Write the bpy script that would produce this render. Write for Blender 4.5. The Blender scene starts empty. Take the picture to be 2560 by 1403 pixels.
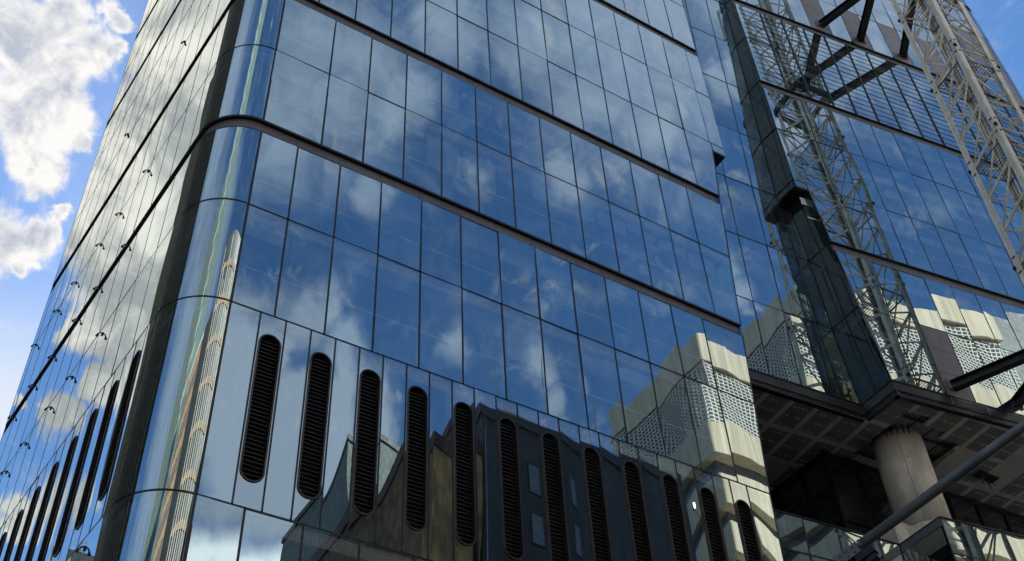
import bpy, bmesh, math, random
from mathutils import Vector, Matrix, noise
random.seed(7)
S = bpy.context.scene
COL = S.collection
R = math.radians

# ------------------------------------------------------------------ camera
cam = bpy.data.cameras.new('camera')
cam.sensor_fit = 'HORIZONTAL'; cam.sensor_width = 36.0; cam.lens = 40.635
cam.clip_start = 0.1; cam.clip_end = 3000
cam_o = bpy.data.objects.new('camera', cam); COL.objects.link(cam_o)
_r = Vector((0.850150, -0.524735, -0.043567)); _u = Vector((-0.345852, -0.618885, 0.705243)); _b = Vector((-0.397029, -0.584495, -0.707625))
_m = Matrix((_r, _u, _b)).transposed().to_4x4()
_m.translation = Vector((-7.408135, -22.626151, 1.6))
cam_o.matrix_world = _m
S.camera = cam_o

# ------------------------------------------------------------------ world: sky and clouds
SUN_DIR = Vector((0.22, 0.67, 0.71)).normalized()
SUN_EL = math.asin(SUN_DIR.z)
SUN_AZ = math.atan2(SUN_DIR.x, SUN_DIR.y)
S.view_settings.view_transform = 'Standard'; S.view_settings.look = 'None'
S.view_settings.exposure = 0.85; S.view_settings.gamma = 1.0; S.view_settings.use_curve_mapping = False
S.cycles.max_bounces = 10; S.cycles.glossy_bounces = 5; S.cycles.transparent_max_bounces = 12
S.cycles.diffuse_bounces = 3; S.cycles.sample_clamp_indirect = 6.0
S.cycles.use_denoising = True
W = bpy.data.worlds.new('World'); S.world = W; W.use_nodes = True
nt = W.node_tree; nt.nodes.clear()
def NN(t, kind, **kw):
    n = t.nodes.new(kind)
    for k, v in kw.items(): setattr(n, k, v)
    return n
def mth(t, op, a, b=None, c=None, clamp=False):
    n = NN(t, 'ShaderNodeMath', operation=op); n.use_clamp = clamp
    for i, x in enumerate((a, b, c)):
        if x is None: continue
        if isinstance(x, (int, float)): n.inputs[i].default_value = x
        else: t.links.new(x, n.inputs[i])
    return n.outputs[0]
def vth(t, op, a, b=None, scale=None):
    n = NN(t, 'ShaderNodeVectorMath', operation=op)
    for i, x in enumerate((a, b)):
        if x is None: continue
        if isinstance(x, (tuple, list)): n.inputs[i].default_value = x
        else: t.links.new(x, n.inputs[i])
    if scale is not None: n.inputs['Scale'].default_value = scale
    return n.outputs['Value'] if op in ('DISTANCE', 'DOT_PRODUCT', 'LENGTH') else n.outputs[0]
def mrange(t, x, a, b, c=0.0, d=1.0, smooth=True):
    n = NN(t, 'ShaderNodeMapRange'); n.interpolation_type = 'SMOOTHSTEP' if smooth else 'LINEAR'
    t.links.new(x, n.inputs[0])
    for i, v in enumerate((a, b, c, d)): n.inputs[i + 1].default_value = v
    return n.outputs[0]
def mixc(t, f, a, b):
    n = NN(t, 'ShaderNodeMix', data_type='RGBA')
    for i, x in ((0, f), (6, a), (7, b)):
        if isinstance(x, (int, float)): n.inputs[i].default_value = x
        elif isinstance(x, (tuple, list)): n.inputs[i].default_value = (*x, 1) if len(x) == 3 else x
        else: t.links.new(x, n.inputs[i])
    return n.outputs[2]
def ntex(t, vec, scale, detail=6, rough=0.55, dist=0.0, col=False):
    n = NN(t, 'ShaderNodeTexNoise'); n.inputs['Scale'].default_value = scale
    n.inputs['Detail'].default_value = detail; n.inputs['Roughness'].default_value = rough; n.inputs['Distortion'].default_value = dist
    if vec is not None: t.links.new(vec, n.inputs['Vector'])
    return n.outputs['Color'] if col else n.outputs[0]
# cloud banks as (direction, angular radius)
CUM = [(-0.0380, 0.6099, 0.7915, 0.0415), (-0.0122, 0.5926, 0.8054, 0.0329), (0.0168, 0.6037, 0.7970, 0.0294), (0.0230, 0.5777, 0.8159, 0.0156), (-0.0039, 0.6301, 0.7765, 0.0415), (-0.0177, 0.6530, 0.7571, 0.0433), (0.0175, 0.6544, 0.7559, 0.0277), (0.0130, 0.6803, 0.7329, 0.0294), (0.0332, 0.6569, 0.7532, 0.0145), (0.0347, 0.5969, 0.8016, 0.0111), (0.0116, 0.7256, 0.6880, 0.0329), (0.0349, 0.7130, 0.7003, 0.0190), (0.0424, 0.6997, 0.7131, 0.0104), (0.0338, 0.7346, 0.6777, 0.0138)]
CUML = [(-0.2000, 0.5800, 0.7900, 0.1000), (-0.2150, 0.6600, 0.7200, 0.0900), (-0.2280, 0.7050, 0.6700, 0.0600), (-0.1734, 0.5526, 0.8152, 0.0900), (-0.1842, 0.6102, 0.7706, 0.0796), (-0.1910, 0.6606, 0.7260, 0.0588), (-0.2263, 0.6769, 0.7005, 0.0519), (-0.2340, 0.7114, 0.6627, 0.0415), (-0.2043, 0.7357, 0.6458, 0.0208), (-0.2179, 0.7741, 0.5944, 0.0242), (-0.2343, 0.7492, 0.6196, 0.0242), (-0.2548, 0.7369, 0.6261, 0.0311), (-0.2259, 0.8191, 0.5273, 0.0208), (-0.2491, 0.8004, 0.5453, 0.0242), (-0.1886, 0.7782, 0.5990, 0.0104)]
CUMF = [(0.2000, -0.7450, 0.6360, 0.0900), (0.2600, -0.7600, 0.5950, 0.0900), (0.3050, -0.7350, 0.6050, 0.0700), (0.2254, -0.7476, 0.6247, 0.0450), (0.2700, -0.7337, 0.6235, 0.0484), (0.3053, -0.7083, 0.6365, 0.0381), (0.2364, -0.7151, 0.6578, 0.0277)]
VEIL = [(0.4700, -0.3100, 0.8250, 0.1300), (-0.7200, -0.3500, 0.6300, 0.3200), (-0.6000, -0.1000, 0.7900, 0.2600), (-0.3300, -0.6200, 0.7100, 0.1500), (0.4200, -0.3700, 0.8280, 0.1700), (0.1900, -0.5500, 0.8130, 0.1100), (0.2516, -0.6886, 0.6801, 0.0329), (0.2870, -0.6899, 0.6646, 0.0260), (0.1732, -0.5866, 0.7911, 0.0796), (0.2017, -0.5277, 0.8251, 0.0692), (0.2576, -0.5321, 0.8065, 0.0415), (0.2663, -0.4642, 0.8448, 0.0554), (0.3283, -0.4366, 0.8376, 0.0658), (0.3933, -0.4403, 0.8071, 0.0519), (0.4540, -0.4307, 0.7800, 0.0415), (0.4324, -0.3763, 0.8194, 0.0831), (0.4061, -0.5027, 0.7631, 0.0277), (0.4388, -0.6136, 0.6565, 0.0260), (0.4617, -0.6199, 0.6345, 0.0208), (0.2618, -0.5961, 0.7590, 0.0277), (0.3730, -0.6479, 0.6642, 0.0208)]
tc = NN(nt, 'ShaderNodeTexCoord')
D = vth(nt, 'NORMALIZE', tc.outputs['Generated'])
warp = vth(nt, 'SCALE', vth(nt, 'SUBTRACT', ntex(nt, D, 22, 5, 0.6, col=True), (0.5, 0.5, 0.5)), scale=0.045)
DW = vth(nt, 'ADD', D, warp)
def bank(blobs):
    out = None
    for x, y, z, r in blobs:
        v = mrange(nt, vth(nt, 'DISTANCE', DW, (x, y, z)), 0.15 * r, 1.25 * r, 1.0, 0.0)
        out = v if out is None else mth(nt, 'MAXIMUM', out, v)
    return out
fb = ntex(nt, D, 28, 12, 0.57, 0.6)
fb2 = ntex(nt, vth(nt, 'ADD', D, (0.006, 0.006, -0.008)), 28, 12, 0.57, 0.6)
fine = ntex(nt, D, 16, 8, 0.6, 0.4)
dens = mth(nt, 'ADD', bank(CUM), mth(nt, 'MULTIPLY', mth(nt, 'SUBTRACT', fb, 0.5), 1.45))
a1 = mrange(nt, dens, 0.12, 0.68)
lit = mth(nt, 'MULTIPLY', mth(nt, 'SUBTRACT', fb, fb2), 3.2)
core = mrange(nt, dens, 0.42, 1.10)
body = mrange(nt, fine, 0.36, 0.60)
shade = mth(nt, 'ADD', mth(nt, 'SUBTRACT', 1.0, mth(nt, 'MULTIPLY', core, body)), lit, clamp=True)
ccol = mixc(nt, shade, (0.29, 0.315, 0.37), (0.55, 0.54, 0.525))
fl = ntex(nt, D, 19, 9, 0.6, 0.4)
dl = mth(nt, 'ADD', bank(CUML), mth(nt, 'MULTIPLY', mth(nt, 'SUBTRACT', fl, 0.5), 1.5))
a4 = mrange(nt, dl, 0.10, 0.60)
lcol = mixc(nt, mrange(nt, ntex(nt, D, 15, 8, 0.62, 0.6), 0.36, 0.66), (0.31, 0.32, 0.315), (0.72, 0.68, 0.60))
dv = mth(nt, 'ADD', bank(VEIL), mth(nt, 'MULTIPLY', mth(nt, 'SUBTRACT', ntex(nt, vth(nt, 'MULTIPLY', D, (1.0, 1.0, 1.7)), 17, 10, 0.62, 1.2), 0.5), 1.35))
a2 = mth(nt, 'MULTIPLY', mrange(nt, mth(nt, 'MULTIPLY', dv, 0.75), -0.05, 1.0), 0.75)
df = mth(nt, 'ADD', bank(CUMF), mth(nt, 'MULTIPLY', mth(nt, 'SUBTRACT', ntex(nt, D, 20, 7, 0.58, 0.5), 0.5), 1.2))
a3 = mth(nt, 'MULTIPLY', mrange(nt, df, 0.0, 0.75), 0.85)
sky = NN(nt, 'ShaderNodeTexSky', sky_type='NISHITA')
sky.sun_disc = False; sky.sun_elevation = SUN_EL; sky.sun_rotation = SUN_AZ
sky.air_density = 1.0; sky.dust_density = 0.12; sky.ozone_density = 3.0; sky.altitude = 50
SKY_STRENGTH = 0.10
hs = NN(nt, 'ShaderNodeVectorMath', operation='SCALE'); nt.links.new(sky.outputs[0], hs.inputs[0]); hs.inputs['Scale'].default_value = 1.0
def up(c, k): return tuple(k * x for x in c)
K = 1.0 / SKY_STRENGTH
def scl(t, c, k):
    n = NN(t, 'ShaderNodeVectorMath', operation='SCALE'); t.links.new(c, n.inputs[0]); n.inputs['Scale'].default_value = k; return n.outputs[0]
sat = NN(nt, 'ShaderNodeHueSaturation'); sat.inputs['Saturation'].default_value = 1.18; nt.links.new(hs.outputs[0], sat.inputs['Color'])
c0 = sat.outputs[0]
c1 = mixc(nt, a2, c0, up((0.38, 0.43, 0.505), K))
sxyz = NN(nt, 'ShaderNodeSeparateXYZ'); nt.links.new(D, sxyz.inputs[0])
fill_deck = mth(nt, 'MAXIMUM', 0.0, mth(nt, 'MULTIPLY', mth(nt, 'MULTIPLY', mrange(nt, sxyz.outputs[2], 0.58, 0.48), mrange(nt, sxyz.outputs[0], -0.55, -0.35)), mrange(nt, sxyz.outputs[1], 0.15, -0.15)))  # bright cloud deck added in unseen street-side sky as fill for crane and column
a5 = mrange(nt, mth(nt, 'ADD', fill_deck, mth(nt, 'MULTIPLY', mth(nt, 'SUBTRACT', ntex(nt, D, 9, 8, 0.58), 0.5), 0.9)), 0.35, 0.75)
c1 = mixc(nt, a5, c1, up((1.02, 1.01, 1.0), K))
c2 = mixc(nt, a4, mixc(nt, a3, c1, up((0.36, 0.395, 0.455), K)), scl(nt, lcol, K))
hz = mth(nt, 'MULTIPLY', mrange(nt, vth(nt, 'DISTANCE', D, (0.045, 0.845, 0.535)), 0.06, 0.20, 1.0, 0.0), 0.85)
c2 = mixc(nt, hz, c2, up((0.47, 0.50, 0.535), K))
c3 = mixc(nt, a1, c2, scl(nt, ccol, K))
bg = NN(nt, 'ShaderNodeBackground'); nt.links.new(c3, bg.inputs[0]); bg.inputs[1].default_value = SKY_STRENGTH
wo = NN(nt, 'ShaderNodeOutputWorld'); nt.links.new(bg.outputs[0], wo.inputs[0])

# ------------------------------------------------------------------ sun
sun = bpy.data.lights.new('sun', 'SUN'); sun.energy = 5.0; sun.angle = R(0.53); sun.color = (1.0, 0.93, 0.82)
sun_o = bpy.data.objects.new('sun', sun); COL.objects.link(sun_o)
sun_o.rotation_euler = (-SUN_DIR).to_track_quat('-Z', 'Y').to_euler()
sun_o.location = (0, 0, 120)

# ------------------------------------------------------------------ materials
def new_mat(name):
    m = bpy.data.materials.new(name); m.use_nodes = True; t = m.node_tree; t.nodes.clear()
    o = NN(t, 'ShaderNodeOutputMaterial'); return m, t, o
def objco(t): return NN(t, 'ShaderNodeTexCoord').outputs['Object']
def mapped(t, sc):
    n = NN(t, 'ShaderNodeMapping'); n.inputs['Scale'].default_value = sc; t.links.new(objco(t), n.inputs['Vector']); return n.outputs[0]
def pbr(name, col, rough=0.6, metal=0.0, var=0.25, nscale=1.5, col2=None, bump=0.0, bscale=30, spec=0.5, stretch=(1, 1, 1)):
    m, t, o = new_mat(name)
    p = NN(t, 'ShaderNodeBsdfPrincipled')
    n = ntex(t, mapped(t, stretch), nscale, 8, 0.6)
    c2 = col2 if col2 else tuple(c * (1 - var) for c in col)
    c = mixc(t, mrange(t, n, 0.32, 0.68), col, c2)
    t.links.new(c, p.inputs['Base Color'])
    r = mrange(t, n, 0.3, 0.7, rough * 0.85, min(1, rough * 1.15)); t.links.new(r, p.inputs['Roughness'])
    p.inputs['Metallic'].default_value = metal; p.inputs['Specular IOR Level'].default_value = spec
    if bump:
        b = NN(t, 'ShaderNodeBump'); b.inputs['Strength'].default_value = bump; b.inputs['Distance'].default_value = 0.02
        t.links.new(ntex(t, objco(t), bscale, 6, 0.6), b.inputs['Height']); t.links.new(b.outputs[0], p.inputs['Normal'])
    t.links.new(p.outputs[0], o.inputs[0]); return m
def glass(name, r0=0.50, tint=(0.75, 0.93, 1.0), trans=(0.58, 0.64, 0.65), dust=0.026, frit=None, rough=0.0, fm=0.2):
    """coated facade glass: mirror coat over a dark see-through pane, a little dirt run down by rain"""
    m, t, o = new_mat(name)
    lw = NN(t, 'ShaderNodeLayerWeight'); lw.inputs['Blend'].default_value = 0.5
    rnd = NN(t, 'ShaderNodeObjectInfo').outputs['Random']
    fac = mth(t, 'ADD', mth(t, 'MULTIPLY', mth(t, 'POWER', lw.outputs['Facing'], 4.0), 1 - r0), r0)
    fac = mth(t, 'ADD', fac, mth(t, 'MULTIPLY', mth(t, 'SUBTRACT', rnd, 0.5), 0.09 * min(1, r0 * 2)), clamp=True)
    g = NN(t, 'ShaderNodeBsdfGlossy'); t.links.new(mixc(t, mth(t, 'POWER', lw.outputs['Facing'], 3.0), tint, (0.97, 0.98, 0.97)), g.inputs['Color']); g.inputs['Roughness'].default_value = rough
    tr = NN(t, 'ShaderNodeBsdfTransparent'); tr.inputs['Color'].default_value = (*trans, 1)
    di = NN(t, 'ShaderNodeBsdfDiffuse'); di.inputs['Color'].default_value = (0.50, 0.50, 0.48, 1)
    mx = NN(t, 'ShaderNodeMixShader'); t.links.new(fac, mx.inputs[0]); t.links.new(tr.outputs[0], mx.inputs[1]); t.links.new(g.outputs[0], mx.inputs[2])
    streak = ntex(t, mapped(t, (5.0, 5.0, 0.22)), 1.0, 5, 0.65)
    big = ntex(t, mapped(t, (0.12, 0.12, 0.09)), 1.0, 3, 0.5)
    d = mth(t, 'MULTIPLY', mth(t, 'MULTIPLY', mrange(t, streak, 0.42, 0.72), mrange(t, big, 0.42, 0.62)), dust * 4)
    d = mth(t, 'ADD', d, dust * 0.4)
    m2 = NN(t, 'ShaderNodeMixShader'); t.links.new(d, m2.inputs[0]); t.links.new(mx.outputs[0], m2.inputs[1]); t.links.new(di.outputs[0], m2.inputs[2])
    out = m2.outputs[0]
    if frit:                       # white ceramic stripes printed near the pane's head
        uv = NN(t, 'ShaderNodeUVMap'); sx = NN(t, 'ShaderNodeSeparateXYZ'); t.links.new(uv.outputs[0], sx.inputs[0])
        top, bot = frit
        stripe = mth(t, 'GREATER_THAN', mth(t, 'FRACT', mth(t, 'MULTIPLY', sx.outputs[0], 1 / 0.055)), 0.5)
        band = mth(t, 'MULTIPLY', mth(t, 'LESS_THAN', sx.outputs[1], bot), mth(t, 'GREATER_THAN', sx.outputs[1], top))
        fd = NN(t, 'ShaderNodeBsdfDiffuse'); fd.inputs['Color'].default_value = (0.75, 0.76, 0.76, 1)
        m3 = NN(t, 'ShaderNodeMixShader'); t.links.new(mth(t, 'MULTIPLY', mth(t, 'MULTIPLY', stripe, band), fm), m3.inputs[0])
        t.links.new(out, m3.inputs[1]); t.links.new(fd.outputs[0], m3.inputs[2]); out = m3.outputs[0]
    t.links.new(out, o.inputs[0]); return m
M = {}
M['glass'] = glass('facade_glass')
M['glass_frit'] = glass('facade_glass_printed', frit=(0.10, 0.48))
M['glass_frit2'] = glass('louvre_panel_glass', frit=(0.10, 0.50), fm=0.24)
M['glass_dark'] = glass('dark_glass', r0=0.10, trans=(0.16, 0.20, 0.20), dust=0.02, tint=(0.8, 0.92, 0.95))
M['glass_side'] = glass('return_glass', r0=0.08, trans=(0.30, 0.36, 0.33), dust=0.03, tint=(0.52, 0.60, 0.55))
M['black'] = pbr('black_metal', (0.012, 0.012, 0.014), 0.4, 0.2, 0.3)
M['mull'] = pbr('mullion_metal', (0.014, 0.015, 0.018), 0.35, 0.3, 0.3)
M['fascia'] = pbr('grey_fascia', (0.150, 0.153, 0.170), 0.5, 0.0, 0.25, 0.8)
M['bronze'] = pbr('dark_fascia', (0.055, 0.052, 0.058), 0.32, 0.4, 0.2, 0.8)
M['louvre'] = pbr('louvre_metal', (0.10, 0.098, 0.095), 0.45, 0.3, 0.3)
M['frame'] = pbr('louvre_frame_metal', (0.05, 0.045, 0.04), 0.35, 0.4, 0.3)
M['stone'] = pbr('grey_panel', (0.215, 0.195, 0.195), 0.45, 0.0, 0.22, 0.7, bump=0.05, stretch=(1, 1, 0.4))
M['slab'] = pbr('slab', (0.42, 0.42, 0.40), 0.7)
M['trim'] = pbr('ceiling_trim', (0.85, 0.85, 0.84), 0.6, var=0.05)
M['blind'] = pbr('blind_fabric', (0.70, 0.72, 0.72), 0.8, var=0.1)
M['core'] = pbr('core_wall', (0.06, 0.062, 0.066), 0.9, spec=0.1)
M['crane'] = pbr('crane_paint', (0.83, 0.79, 0.69), 0.45, 0.0, 0.14, 2.2, col2=(0.66, 0.60, 0.48), bump=0.03)
M['steel'] = pbr('black_steel', (0.010, 0.010, 0.011), 0.5, 0.2)
M['galv'] = pbr('galvanised_steel', (0.19, 0.19, 0.19), 0.5, 0.25, 0.3, 6.0, bump=0.05)
M['conc'] = pbr('column_concrete', (0.78, 0.71, 0.59), 0.75, 0, 0.34, 1.3, bump=0.08, bscale=12, stretch=(1, 1, 0.5))
M['cream'] = pbr('cream_concrete', (0.70, 0.60, 0.44), 0.85, 0, 0.26, 0.6, bump=0.03, stretch=(2.5, 2.5, 0.12))
M['white'] = pbr('white_lattice', (0.72, 0.70, 0.64), 0.7, var=0.1)
M['dkconc'] = pbr('dark_cladding', (0.048, 0.049, 0.050), 0.6, 0, 0.3, 0.4, stretch=(1, 1, 0.3))
M['brown'] = pbr('brown_render', (0.27, 0.17, 0.085), 0.85, 0, 0.5, 0.8, bump=0.1)
M['maroon'] = pbr('maroon_parapet', (0.09, 0.035, 0.03), 0.7)
M['green'] = pbr('greygreen_render', (0.15, 0.18, 0.17), 0.8)
M['mint'] = pbr('pale_green_cladding', (0.45, 0.55, 0.48), 0.6)
M['olive'] = pbr('olive_cladding', (0.060, 0.066, 0.050), 0.95, spec=0.0)
M['grey'] = pbr('grey_concrete', (0.30, 0.31, 0.30), 0.8)
M['orange'] = pbr('sandstone', (0.52, 0.33, 0.19), 0.8)
M['navy'] = pbr('navy_cladding', (0.012, 0.016, 0.024), 0.4)
M['winglass'] = pbr('window_glass', (0.10, 0.12, 0.15), 0.06, 0.0, 0.2, spec=1.0)
M['asphalt'] = pbr('asphalt', (0.05, 0.05, 0.052), 0.85, 0, 0.25, 3, bump=0.2, bscale=60)
M['pave'] = pbr('paving', (0.30, 0.29, 0.27), 0.8, 0, 0.2, 2, bump=0.1)
M['paint'] = pbr('road_paint', (0.75, 0.75, 0.72), 0.7)
M['rubber'] = pbr('cable_rubber', (0.02, 0.02, 0.022), 0.6)
M['alu'] = pbr('aluminium', (0.55, 0.55, 0.56), 0.35, 0.8, 0.2)
def soffit_mat():
    """dark perforated acoustic tiles on grey board, with rows of fixing dabs"""
    m, t, o = new_mat('soffit_board'); p = NN(t, 'ShaderNodeBsdfPrincipled'); p.inputs['Roughness'].default_value = 0.8
    sx = NN(t, 'ShaderNodeSeparateXYZ'); t.links.new(objco(t), sx.inputs[0])
    ang = 0.09
    X = mth(t, 'SUBTRACT', mth(t, 'MULTIPLY', sx.outputs[0], math.cos(ang)), mth(t, 'MULTIPLY', sx.outputs[1], math.sin(ang)))
    Y = mth(t, 'ADD', mth(t, 'MULTIPLY', sx.outputs[0], math.sin(ang)), mth(t, 'MULTIPLY', sx.outputs[1], math.cos(ang)))
    def frac(a, k, off=0.0): return mth(t, 'FRACT', mth(t, 'ADD', mth(t, 'MULTIPLY', a, k), off))
    fx = frac(X, 1 / 1.25); fy = frac(Y, 1 / 1.9)
    cell = mth(t, 'MULTIPLY', mth(t, 'LESS_THAN', fx, 0.80), mth(t, 'LESS_THAN', fy, 0.86))
    seed = NN(t, 'ShaderNodeTexWhiteNoise', noise_dimensions='2D')
    cv = NN(t, 'ShaderNodeCombineXYZ'); t.links.new(mth(t, 'FLOOR', mth(t, 'MULTIPLY', X, 1 / 1.25)), cv.inputs[0]); t.links.new(mth(t, 'FLOOR', mth(t, 'MULTIPLY', Y, 1 / 1.9)), cv.inputs[1])
    t.links.new(cv.outputs[0], seed.inputs['Vector'])
    keep = mth(t, 'MULTIPLY', cell, mth(t, 'LESS_THAN', seed.outputs[0], 0.82))
    dx = mth(t, 'SUBTRACT', frac(X, 1 / 0.19), 0.5); dy = mth(t, 'SUBTRACT', frac(Y, 1 / 0.58, 0.3), 0.5)
    rr = mth(t, 'ADD', mth(t, 'POWER', mth(t, 'MULTIPLY', dx, 0.19), 2), mth(t, 'POWER', mth(t, 'MULTIPLY', dy, 0.58), 2))
    dab = mth(t, 'MULTIPLY', mth(t, 'LESS_THAN', rr, 0.0032), mth(t, 'LESS_THAN', fx, 0.72))
    dab = mth(t, 'MULTIPLY', dab, mth(t, 'GREATER_THAN', fx, 0.06))
    n = ntex(t, objco(t), 1.3, 6, 0.6)
    base = mixc(t, mrange(t, n, 0.3, 0.7), (0.56, 0.53, 0.49), (0.44, 0.415, 0.385))
    tile = mixc(t, mrange(t, n, 0.3, 0.7), (0.22, 0.205, 0.19), (0.165, 0.155, 0.145))
    tile = mixc(t, mth(t, 'MULTIPLY', dab, mrange(t, ntex(t, objco(t), 5, 3), 0.40, 0.55)), tile, (0.62, 0.58, 0.54))
    t.links.new(mixc(t, keep, base, tile), p.inputs['Base Color']); t.links.new(p.outputs[0], o.inputs[0]); return m
M['soffit'] = soffit_mat()
M['soffit'].diffuse_color = (0.3, 0.3, 0.3, 1)

# ------------------------------------------------------------------ mesh helpers
class MB:
    def __init__(s): s.v = []; s.f = []; s.uv = {}; s.m = []
    def quad(s, a, b, c, d, uv=None, mi=0):
        i = len(s.v); s.v += [tuple(a), tuple(b), tuple(c), tuple(d)]
        if uv: s.uv[len(s.f)] = uv
        s.f.append((i, i + 1, i + 2, i + 3)); s.m.append(mi)
    def poly(s, pts, mi=0):
        i = len(s.v); s.v += [tuple(p) for p in pts]; s.f.append(tuple(range(i, i + len(pts)))); s.m.append(mi)
    def hexa(s, p, mi=0):      # p: 4 bottom + 4 top points, same winding
        i = len(s.v); s.v += [tuple(q) for q in p]
        for f in ((3, 2, 1, 0), (4, 5, 6, 7), (0, 1, 5, 4), (1, 2, 6, 5), (2, 3, 7, 6), (3, 0, 4, 7)):
            s.f.append(tuple(i + k for k in f)); s.m.append(mi)
    def box(s, x0, y0, z0, x1, y1, z1, mi=0):
        s.hexa([(x0, y0, z0), (x1, y0, z0), (x1, y1, z0), (x0, y1, z0), (x0, y0, z1), (x1, y0, z1), (x1, y1, z1), (x0, y1, z1)], mi)
    def beam(s, a, b, w, h=None, upv=None, mi=0):
        a = Vector(a); b = Vector(b); h = h or w; d = (b - a).normalized()
        upv = Vector(upv) if upv is not None else (Vector((0, 0, 1)) if abs(d.z) < 0.95 else Vector((1, 0, 0)))
        x = d.cross(upv).normalized() * (w / 2); y = x.cross(d).normalized() * (h / 2)
        s.hexa([a - x - y, a + x - y, a + x + y, a - x + y, b - x - y, b + x - y, b + x + y, b - x + y], mi)
    def tube(s, pts, r, n=10, mi=0, cap=True):
        pts = [Vector(p) for p in pts]; rings = []
        rr = r if isinstance(r, (list, tuple)) else [r] * len(pts)
        x = None
        for k, p in enumerate(pts):
            d = ((pts[min(k + 1, len(pts) - 1)] - pts[max(k - 1, 0)])).normalized()
            if x is None:
                x = d.orthogonal().normalized()
            x = (x - d * x.dot(d)).normalized(); y = d.cross(x)
            i = len(s.v); rings.append(i)
            s.v += [tuple(p + (x * math.cos(2 * math.pi * j / n) + y * math.sin(2 * math.pi * j / n)) * rr[k]) for j in range(n)]
        for k in range(len(pts) - 1):
            for j in range(n):
                s.f.append((rings[k] + j, rings[k] + (j + 1) % n, rings[k + 1] + (j + 1) % n, rings[k + 1] + j)); s.m.append(mi)
        if cap:
            s.f.append(tuple(rings[0] + j for j in reversed(range(n)))); s.m.append(mi)
            s.f.append(tuple(rings[-1] + j for j in range(n))); s.m.append(mi)
    def prism(s, poly, z0, z1, mi=0):
        n = len(poly); i = len(s.v)
        s.v += [(x, y, z0) for x, y in poly] + [(x, y, z1) for x, y in poly]
        for k in range(n):
            s.f.append((i + k, i + (k + 1) % n, i + n + (k + 1) % n, i + n + k)); s.m.append(mi)
        s.f.append(tuple(i + k for k in reversed(range(n)))); s.f.append(tuple(i + n + k for k in range(n))); s.m += [mi, mi]
    def add(s, o):
        i = len(s.v); j = len(s.f); s.v += o.v
        s.f += [tuple(k + i for k in f) for f in o.f]; s.m += o.m
        for k, v in o.uv.items(): s.uv[k + j] = v
    def build(s, name, mats, parent=None, smooth=False, **kw):
        me = bpy.data.meshes.new(name); me.from_pydata(s.v, [], s.f)
        for m in (mats if isinstance(mats, (list, tuple)) else [mats]): me.materials.append(m)
        if s.uv:
            l = me.uv_layers.new(name='UVMap')
            for fi, uv in s.uv.items():
                for k, li in enumerate(me.polygons[fi].loop_indices): l.data[li].uv = uv[k]
        for k, p in enumerate(me.polygons):
            p.material_index = s.m[k]; p.use_smooth = smooth
        me.update()
        o = bpy.data.objects.new(name, me); COL.objects.link(o)
        if parent is not None:
            o.parent = parent
            if parent.type == 'EMPTY': o.matrix_parent_inverse = Matrix.Translation(-parent.location)
        for k, v in kw.items(): o[k] = v
        return o
def thing(name, label, cat, loc=(0, 0, 0), group=None):
    o = bpy.data.objects.new(name, None); COL.objects.link(o); o.location = loc; o.empty_display_size = 0.5
    o['label'] = label; o['category'] = cat
    if group: o['group'] = group
    return o
def tag(o, label, cat, group=None):
    o['label'] = label; o['category'] = cat
    if group: o['group'] = group
    return o
def struct(o): o['kind'] = 'structure'; return o

class Flat:                       # a facade plane: P(u, z, off) with off measured outwards
    def __init__(s, o, d, n, lean=0.0, z0=0.0): s.o = o; s.d = d; s.n = n; s.lean = lean; s.z0 = z0
    def P(s, u, z, off=0.0):
        l = s.lean * (z - s.z0)
        return Vector((s.o[0] + s.d[0] * u + s.n[0] * (off + l), s.o[1] + s.d[1] * u + s.n[1] * (off + l), z))
class Round:                      # a vertical quarter cylinder, u = arc length
    def __init__(s, c, r, a0, a1): s.c = c; s.r = r; s.a0 = a0; s.a1 = a1; s.len = abs(a1 - a0) * r
    def P(s, u, z, off=0.0):
        a = s.a0 + (s.a1 - s.a0) * u / s.len
        return Vector((s.c[0] + (s.r + off) * math.cos(a), s.c[1] + (s.r + off) * math.sin(a), z))
def pane(S_, u00, u10, u11, u01, z0, z1, nu=9, nz=9, wave=1.0, tilt=0.0030, gap=0.020, off=0.0):
    """one glass pane: slightly pillowed, slightly out of plane and rippled like heat-treated glass"""
    mb = MB(); seed = Vector((random.random() * 90, random.random() * 90, random.random() * 90))
    tu = random.gauss(0, tilt); tz = random.gauss(0, tilt); bl = (random.gauss(0.0018, 0.0012)) * wave
    w = max(u10 - u00, 0.2); h = z1 - z0
    for j in range(nz):
        t = j / (nz - 1); z = z0 + gap + (h - 2 * gap) * t
        ua = u00 + (u01 - u00) * t + gap; ub = u10 + (u11 - u10) * t - gap
        for i in range(nu):
            s = i / (nu - 1); u = ua + (ub - ua) * s
            a, b = 2 * s - 1, 2 * t - 1
            o = bl * (1 - a * a) * (1 - b * b) + tu * a * w / 2 + tz * b * h / 2
            o += 0.0011 * wave * noise.noise(Vector((u * 0.9, z * 0.55, 0)) + seed)
            mb.v.append(tuple(S_.P(u, z, o + off)))
    for j in range(nz - 1):
        for i in range(nu - 1):
            k = j * nu + i
            uvq = [(u00 + w * x / (nu - 1), h * (1 - y / (nz - 1))) for x, y in ((i, j), (i + 1, j), (i + 1, j + 1), (i, j + 1))]
            mb.uv[len(mb.f)] = uvq; mb.f.append((k, k + 1, k + nu + 1, k + nu)); mb.m.append(0)
    return mb
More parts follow.
